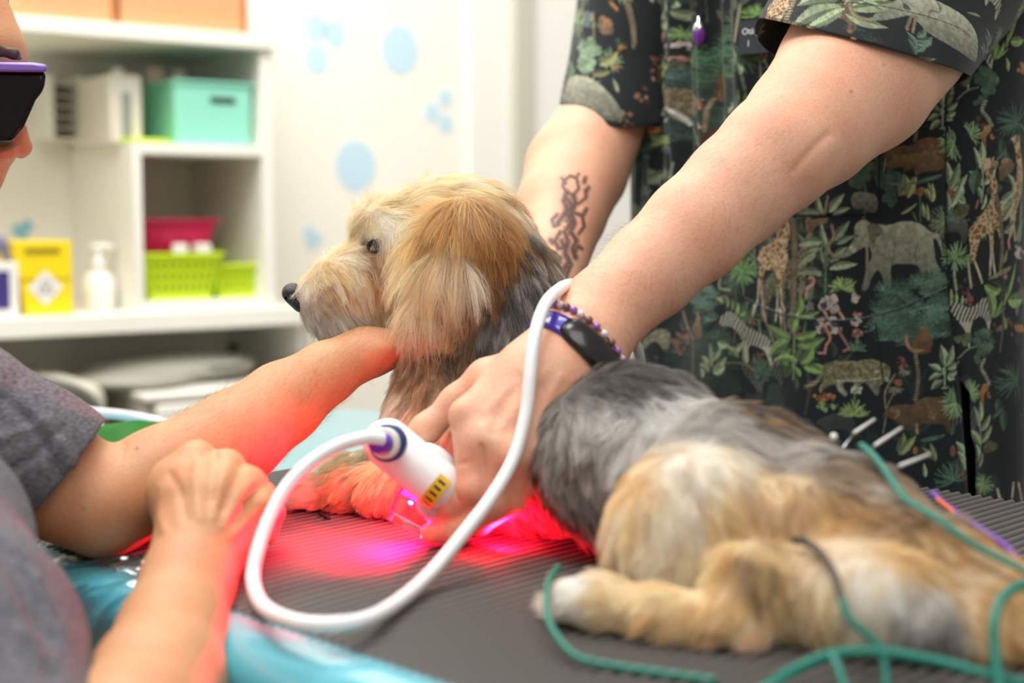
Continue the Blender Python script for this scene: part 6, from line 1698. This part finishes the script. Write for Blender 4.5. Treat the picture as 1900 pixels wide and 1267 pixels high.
V_ = [cg + sx_ * x * .010 + sy_ * y * .006 + dirn * z * .001 for z in (-1, 1) for y in (-1, 1) for x in (-1, 1)]
MB().add(V_, [(0, 2, 3, 1), (4, 5, 7, 6), (0, 1, 5, 4), (2, 6, 7, 3), (0, 4, 6, 2), (1, 3, 7, 5)]).build('glowing_window', M_glow, pr)
def red_spot(loc, aim, power, cone, blend, color):
    l = bpy.data.lights.new('laser_beam_and_fill', 'SPOT'); l.energy = power; l.color = color; l.shadow_soft_size = 0.001
    l.spot_size = math.radians(cone); l.spot_blend = blend
    o = bpy.data.objects.new('laser_beam_and_fill', l); COL.objects.link(o); o.location = loc
    o.rotation_euler = Vector(aim).to_track_quat('-Z', 'Y').to_euler(); o.parent = pr
    o.matrix_parent_inverse = parent_mat(pr).inverted()
# the treatment head shines down and outwards; the last spot is added apart from it
red_spot(W(764, 944, .934), (-0.9, 0.1, -0.45), 2.3, 172, 0.5, (1.0, 0.004, 0.05))
red_spot(W(768, 925, .958), (-0.7, 0.1, -0.6), 3.5, 165, 0.7, (1.0, 0.004, 0.05))
red_spot(W(768, 925, .955), ray_z(732, 1025, TOP) - W(768, 925, .955), 85, 132, 0.8, (1.0, 0.004, 0.06))
red_spot(W(922, 998, .930), (0.5, 0.6, 0.15), 1.3, 170, 0.5, (1.0, 0.004, 0.04))  # added lamp in mid-air beside the fingers, reddens the dog's chest
# cable
cab = [(712, 815, .893), (680, 812, .888), (630, 825, .882), (575, 858, .874), (530, 905, .862), (498, 965, .848), (476, 1030, .832), (470, 1080, .818), (490, 1125, .806), (545, 1152, .797), (610, 1158, .794), (680, 1148, .798), (740, 1115, .812), (800, 1062, .834), (860, 990, .860), (915, 918, .882), (955, 845, .898), (976, 765, .908), (984, 690, .915), (992, 625, .925), (1008, 572, .945), (1030, 543, .968), (1062, 528, 1.01),
       (1105, 545, 1.07), (1150, 590, 1.11), (1178, 635, 1.135), (1188, 672, 1.16), (1180, 700, 1.22), (1150, 735, 1.32), (1120, 792, 1.42), (1112, 900, 1.49), (1112, 1100, 1.53), (1112, 1500, 1.56)]
cp = [W(*p) for p in cab]
cp = [ray_z(p[0], p[1], TOP + 0.0062) if (i_ < 19 and q_[2] < TOP + 0.0062 and q_ @ TN > MB0 - 0.01) else q_ for i_, (p, q_) in enumerate(zip(cab, cp))]
MB().tube(spline(cp, 260), 0.0043, 16).build('cable', M_white, pr, smooth=True)

# fitness band on the near wrist, and bead bracelet behind it
wa, wb = W(1052, 642, .990), W(1135, 566, 1.006)
axw = nrm(wb - wa)
wrist_c = W(1042, 655, .980)
bvh_arm = BVHTree.FromPolygons([tuple(v) for v in Va], [tuple(int(i) for i in f) for f in Fa])
def wrist_ring(c, a, n, off, tilt=0.0):
    e1 = nrm(np.cross(a, FW)); e2 = np.cross(a, e1); P = []
    for t in np.linspace(0, 2 * math.pi, n, endpoint=False):
        d = nrm(math.cos(t) * e1 + math.sin(t) * e2)
        far = c + d * 0.08
        hit = bvh_arm.ray_cast(Vector(far), Vector(-d), 0.08)
        h = np.array(hit[0]) if hit[0] is not None else c + d * 0.03
        P.append((h, d))
    H = np.array([np.linalg.norm(p - c) for p, _ in P]); 
    for _ in range(3): H = (np.roll(H, 1) + H + np.roll(H, -1)) / 3
    return np.array([c + d * (hh + off) for (p, d), hh in zip(P, H)]), np.array([d for _, d in P])
def band_mesh(c, a, wid, thick, n=72):
    rows = []
    for dx, off in ((-wid / 2, 0.0005), (-wid / 2, thick * .7), (-wid / 4, thick), (wid / 4, thick), (wid / 2, thick * .7), (wid / 2, 0.0005)):
        R_, _ = wrist_ring(c + a * dx, a, n, off); rows.append(R_)
    V = np.array(rows).transpose(1, 0, 2).reshape(-1, 3)
    return V, grid_faces(n, 6, True)
M_band = mat_simple('violet_blue_strap', (66, 44, 170), 0.25, coat=0.4, noise=0.25, nscale=60)
axb = nrm(W(1130, 590, 1.0) - W(1068, 655, .985))
V_, F_ = band_mesh(wrist_c, axb, 0.0155, 0.0028)
band = obj_from('fitness_band', V_, F_, M_band, P1); tag(band, 'violet blue fitness band with a black screen')
Rg, Dg = wrist_ring(wrist_c, axb, 72, 0.0022)
# black capsule on the side facing the camera and down
xr, yr, dr_ = PX(Rg)
j = int(np.argmin((xr - 1095) ** 2 + (yr - 672) ** 2 + 1e6 * (dr_ > np.median(dr_))))
cap_idx = [(j + k_) % 72 for k_ in range(-9, 10)]
V_ = []; 
for k_, ii in zip(range(-9, 10), cap_idx):
    w_ = 0.0095 * math.sqrt(max(0.08, 1 - (abs(k_) / 9.5) ** 6)); h_ = 0.0042
    for dx, off in ((-w_, 0), (-w_, h_ * .7), (-w_ * .7, h_), (w_ * .7, h_), (w_, h_ * .7), (w_, 0)): V_.append(Rg[ii] + axb * dx + Dg[ii] * off)
F_ = [tuple(f) for f in grid_faces(19, 6)] + [tuple(range(5, -1, -1)), tuple(18 * 6 + i for i in range(6))]
obj_from('band_screen', V_, F_, mat_simple('black_glass', (16, 16, 18), 0.25, coat=0.3), band)
# bracelet of purple and clear beads just above the band
Rb, Db = wrist_ring(wrist_c + axb * 0.0150, axb, 34, 0.0022)
M_bead = [mat_simple('lilac_bead', (150, 96, 170), 0.15, coat=0.5), mat_simple('clear_pale_bead', (216, 200, 206), 0.1, coat=0.6), mat_simple('brown_bead', (120, 88, 84), 0.3)]
br_ = MB().tube(np.vstack([Rb, Rb[:1]]), 0.0007, 6).build('bead_bracelet', M_bead[2], P1, smooth=True)
for i_, p_ in enumerate(Rb):
    V_, F_ = sphere(p_, 0.0029, n=12, m=8); o = obj_from('bead', V_, F_, M_bead[i_ % 3], br_)

# ------------------------------------------------------------------ wires, clip and needles on the dog
M_teal = mat_simple('teal_wire_sheath', (16, 122, 106), 0.4); M_or = mat_simple('orange_wire_sheath', (230, 110, 30), 0.4); M_vi = mat_simple('violet_wire_sheath', (104, 60, 150), 0.4); M_lead = mat_simple('dark_lead', (58, 50, 46), 0.5)
bvh_dog = BVHTree.FromPolygons([tuple(v) for v in Vd], [tuple(int(i) for i in f) for f in Fd])
def snap(p, off=0.005):
    h = bvh_dog.find_nearest(Vector(p))
    return np.array(h[0]) + nrm(np.array(h[1]) if np.array(h[1]) @ (CAM - np.array(h[0])) > -1e9 else np.array(h[1])) * off
def wire(name, pts, r, mat, label, cat='wire', group='electrode wires on the dog', on=0.0):
    P = spline([W(*p) for p in pts], 90)
    if on:
        P = np.array([snap(p, 0.009) * on + p * (1 - on) for p in P])
        for _ in range(6): P[1:-1] = (P[:-2] + P[1:-1] + P[2:]) / 3
    P[:, 2] = np.maximum(P[:, 2], TOP + r)
    return tag(MB().tube(P, r, 10).build(name, mat, smooth=True), label, cat, group)
wire('electrode_wire', [(1036, 1052, .80), (1018, 1078, .765), (1014, 1136, .735), (1034, 1181, .715), (1074, 1220, .698), (1148, 1237, .690), (1237, 1255, .680), (1330, 1275, .67)], 0.0019, M_teal, "teal wire looping over the dog's hind paw onto the mat")
wire('electrode_wire', [(1400, 1290, .645), (1435, 1267, .65), (1480, 1240, .66), (1544, 1214, .668), (1628, 1209, .67), (1727, 1224, .665), (1826, 1250, .655), (1920, 1275, .65)], 0.0026, M_teal, 'thick teal wire bundle running along the front of the mat')
cl_ = wire('electrode_lead', [(1484, 1003, .735), (1514, 1017, .722), (1544, 1057, .700), (1561, 1110, .682)], 0.0019, M_lead, "dark clip lead on the dog's flank", 'wire')
MB().tube(spline([W(1561, 1110, .682), W(1578, 1151, .676), W(1622, 1188, .672), W(1640, 1225, .668), W(1645, 1285, .66)], 40), 0.0019, 10).build('teal_sheath', M_teal, cl_, smooth=True)
MB().box(W(1484, 1002, .736), (0.008, 0.004, 0.004)).build('clip', M_lead, cl_, bevel=0.001)
wire('electrode_wire', [(1544, 1216, .664), (1556, 1240, .655), (1570, 1285, .645)], 0.0019, M_teal, 'short teal wire dropping from the bundle toward the table edge')
wire('electrode_wire', [(1930, 1078, .68), (1890, 1088, .675), (1858, 1112, .668), (1845, 1155, .66), (1846, 1205, .655), (1856, 1285, .645)], 0.0024, M_teal, "teal wire looping down beside the dog's tail")
wire('electrode_wire', [(1590, 852, .80), (1603, 864, .792), (1653, 913, .765), (1692, 953, .745), (1761, 988, .722), (1826, 1012, .708), (1930, 1062, .69)], 0.0019, M_teal, "teal wire lying along the dog's back", on=0.9)
wire('electrode_wire', [(1740, 925, .83), (1771, 948, .815), (1841, 993, .79), (1900, 1040, .77), (1960, 1090, .75)], 0.0013, M_or, "thin orange wire along the edge of the dog's back", on=0.35)
wire('electrode_wire', [(1735, 910, .845), (1760, 935, .83), (1801, 966, .80), (1875, 1016, .775), (1900, 1060, .76), (1960, 1110, .74)], 0.0022, M_vi, "violet wire along the edge of the dog's back", on=0.35)
M_need = mat_simple('clear_white_handle', (208, 206, 202), 0.25, coat=0.4)
for i_, (a_, b_, lab) in enumerate([((1572, 812, .845), (1622, 778, .872), "first needle from the dog's shoulders, upright on the back"), ((1606, 838, .83), (1672, 794, .86), 'second needle from the shoulders, longest of those on the back'),
                     ((1650, 872, .81), (1724, 843, .84), "needle nearest the dog's tail, slanting low over the back")]):
    n_ = empty('acupuncture_needle', tuple(W(*a_))); tag(n_, lab, 'needle', "needles in the dog's back")
    A_, B_ = W(*a_), W(*b_)
    MB().tube([A_ + (B_ - A_) * .25, B_], 0.0011, 10).build('handle', M_need, n_, smooth=True)
    MB().tube([snap(A_, -0.004), A_ + (B_ - A_) * .26], 0.0004, 6).build('shaft', M_silver, n_, smooth=True)
n_ = empty('acupuncture_needle', tuple(W(1547, 810, .83))); tag(n_, "needle with a white round tip seen end-on in the dog's grey back", 'needle', "needles in the dog's back")
V_, F_ = sphere(W(1547, 810, .828), 0.0022, n=12, m=8); obj_from('handle', V_, F_, M_wrap, n_)
MB().tube([W(1547, 810, .829), snap(W(1549, 830, .85), -0.004)], 0.0004, 6).build('shaft', M_silver, n_, smooth=True)
# small dark scrap on the mat
tag(MB().tube(spline([ray_z(592, 952, TOP + .0015), ray_z(603, 957, TOP + .002), ray_z(611, 962, TOP + .0015)], 12), 0.0012, 8).build('rubber_scrap', M_blk, smooth=True), "tiny dark rubber scrap on the mat by the dog's forepaw", 'scrap')

# ------------------------------------------------------------------ things at the far end of the table
M_greenl = mat_simple('green_goggle_lens', (16, 110, 8), 0.5, spec=0.2)
gg = empty('laser_goggles', tuple(ray_z(240, 850, PADZ))); tag(gg, "green lens goggles in a black frame lying behind the person's arm", 'goggles')
gc = ray_z(255, 868, PADZ) + np.array([0, 0, 0.012])
gdx, gdy = nrm(np.array([1.0, 0.1, 0])), nrm(np.array([-0.1, 1.0, 0]))
V_ = []; n = 36
for (rx, ry, z) in [(0.072, 0.032, 0.0), (0.070, 0.030, 0.010), (0.052, 0.020, 0.018), (0.02, 0.008, 0.021)]:
    for a in np.arange(n) * 2 * math.pi / n: V_.append(gc + gdx * rx * math.cos(a) + gdy * ry * math.sin(a) + [0, 0, z + 0.010 * math.sin(a)])
F_ = [(j * n + i, j * n + (i + 1) % n, (j + 1) * n + (i + 1) % n, (j + 1) * n + i) for j in range(3) for i in range(n)] + [tuple(3 * n + i for i in range(n))]
MB().add(V_, F_).build('lens', M_greenl, gg, smooth=True)
rim_ = np.array([gc + gdx * 0.073 * math.cos(a) + gdy * 0.033 * math.sin(a) + [0, 0, 0.003 + 0.010 * math.sin(a)] for a in np.linspace(0, 2 * math.pi, 40)])
MB().tube(rim_, 0.0035, 8).build('frame', M_gog, gg, smooth=True)
hs = empty('white_hose', tuple(W(220, 770, 1.5))); tag(hs, 'glossy white hose arching over the end of the table', 'hose')
MB().tube(spline([W(90, 800, 1.42), W(130, 766, 1.45), (W(200, 767, 1.48)), W(260, 775, 1.5), W(310, 788, 1.5), W(380, 815, 1.48), W(440, 850, 1.46)], 50), 0.0052, 12).build('hose_tube', M_white, hs, smooth=True)
MB().tube(spline([W(110, 780, 1.44), W(160, 786, 1.46), W(195, 798, 1.46), W(240, 830, 1.45)], 30), 0.0045, 12).build('hose_branch', M_white, hs, smooth=True)
V_, F_ = sphere(W(157, 772, 1.452), 0.0055, n=12, m=8); obj_from('blue_collar', V_, F_, mat_simple('blue_mark', (80, 90, 220), 0.3), hs)
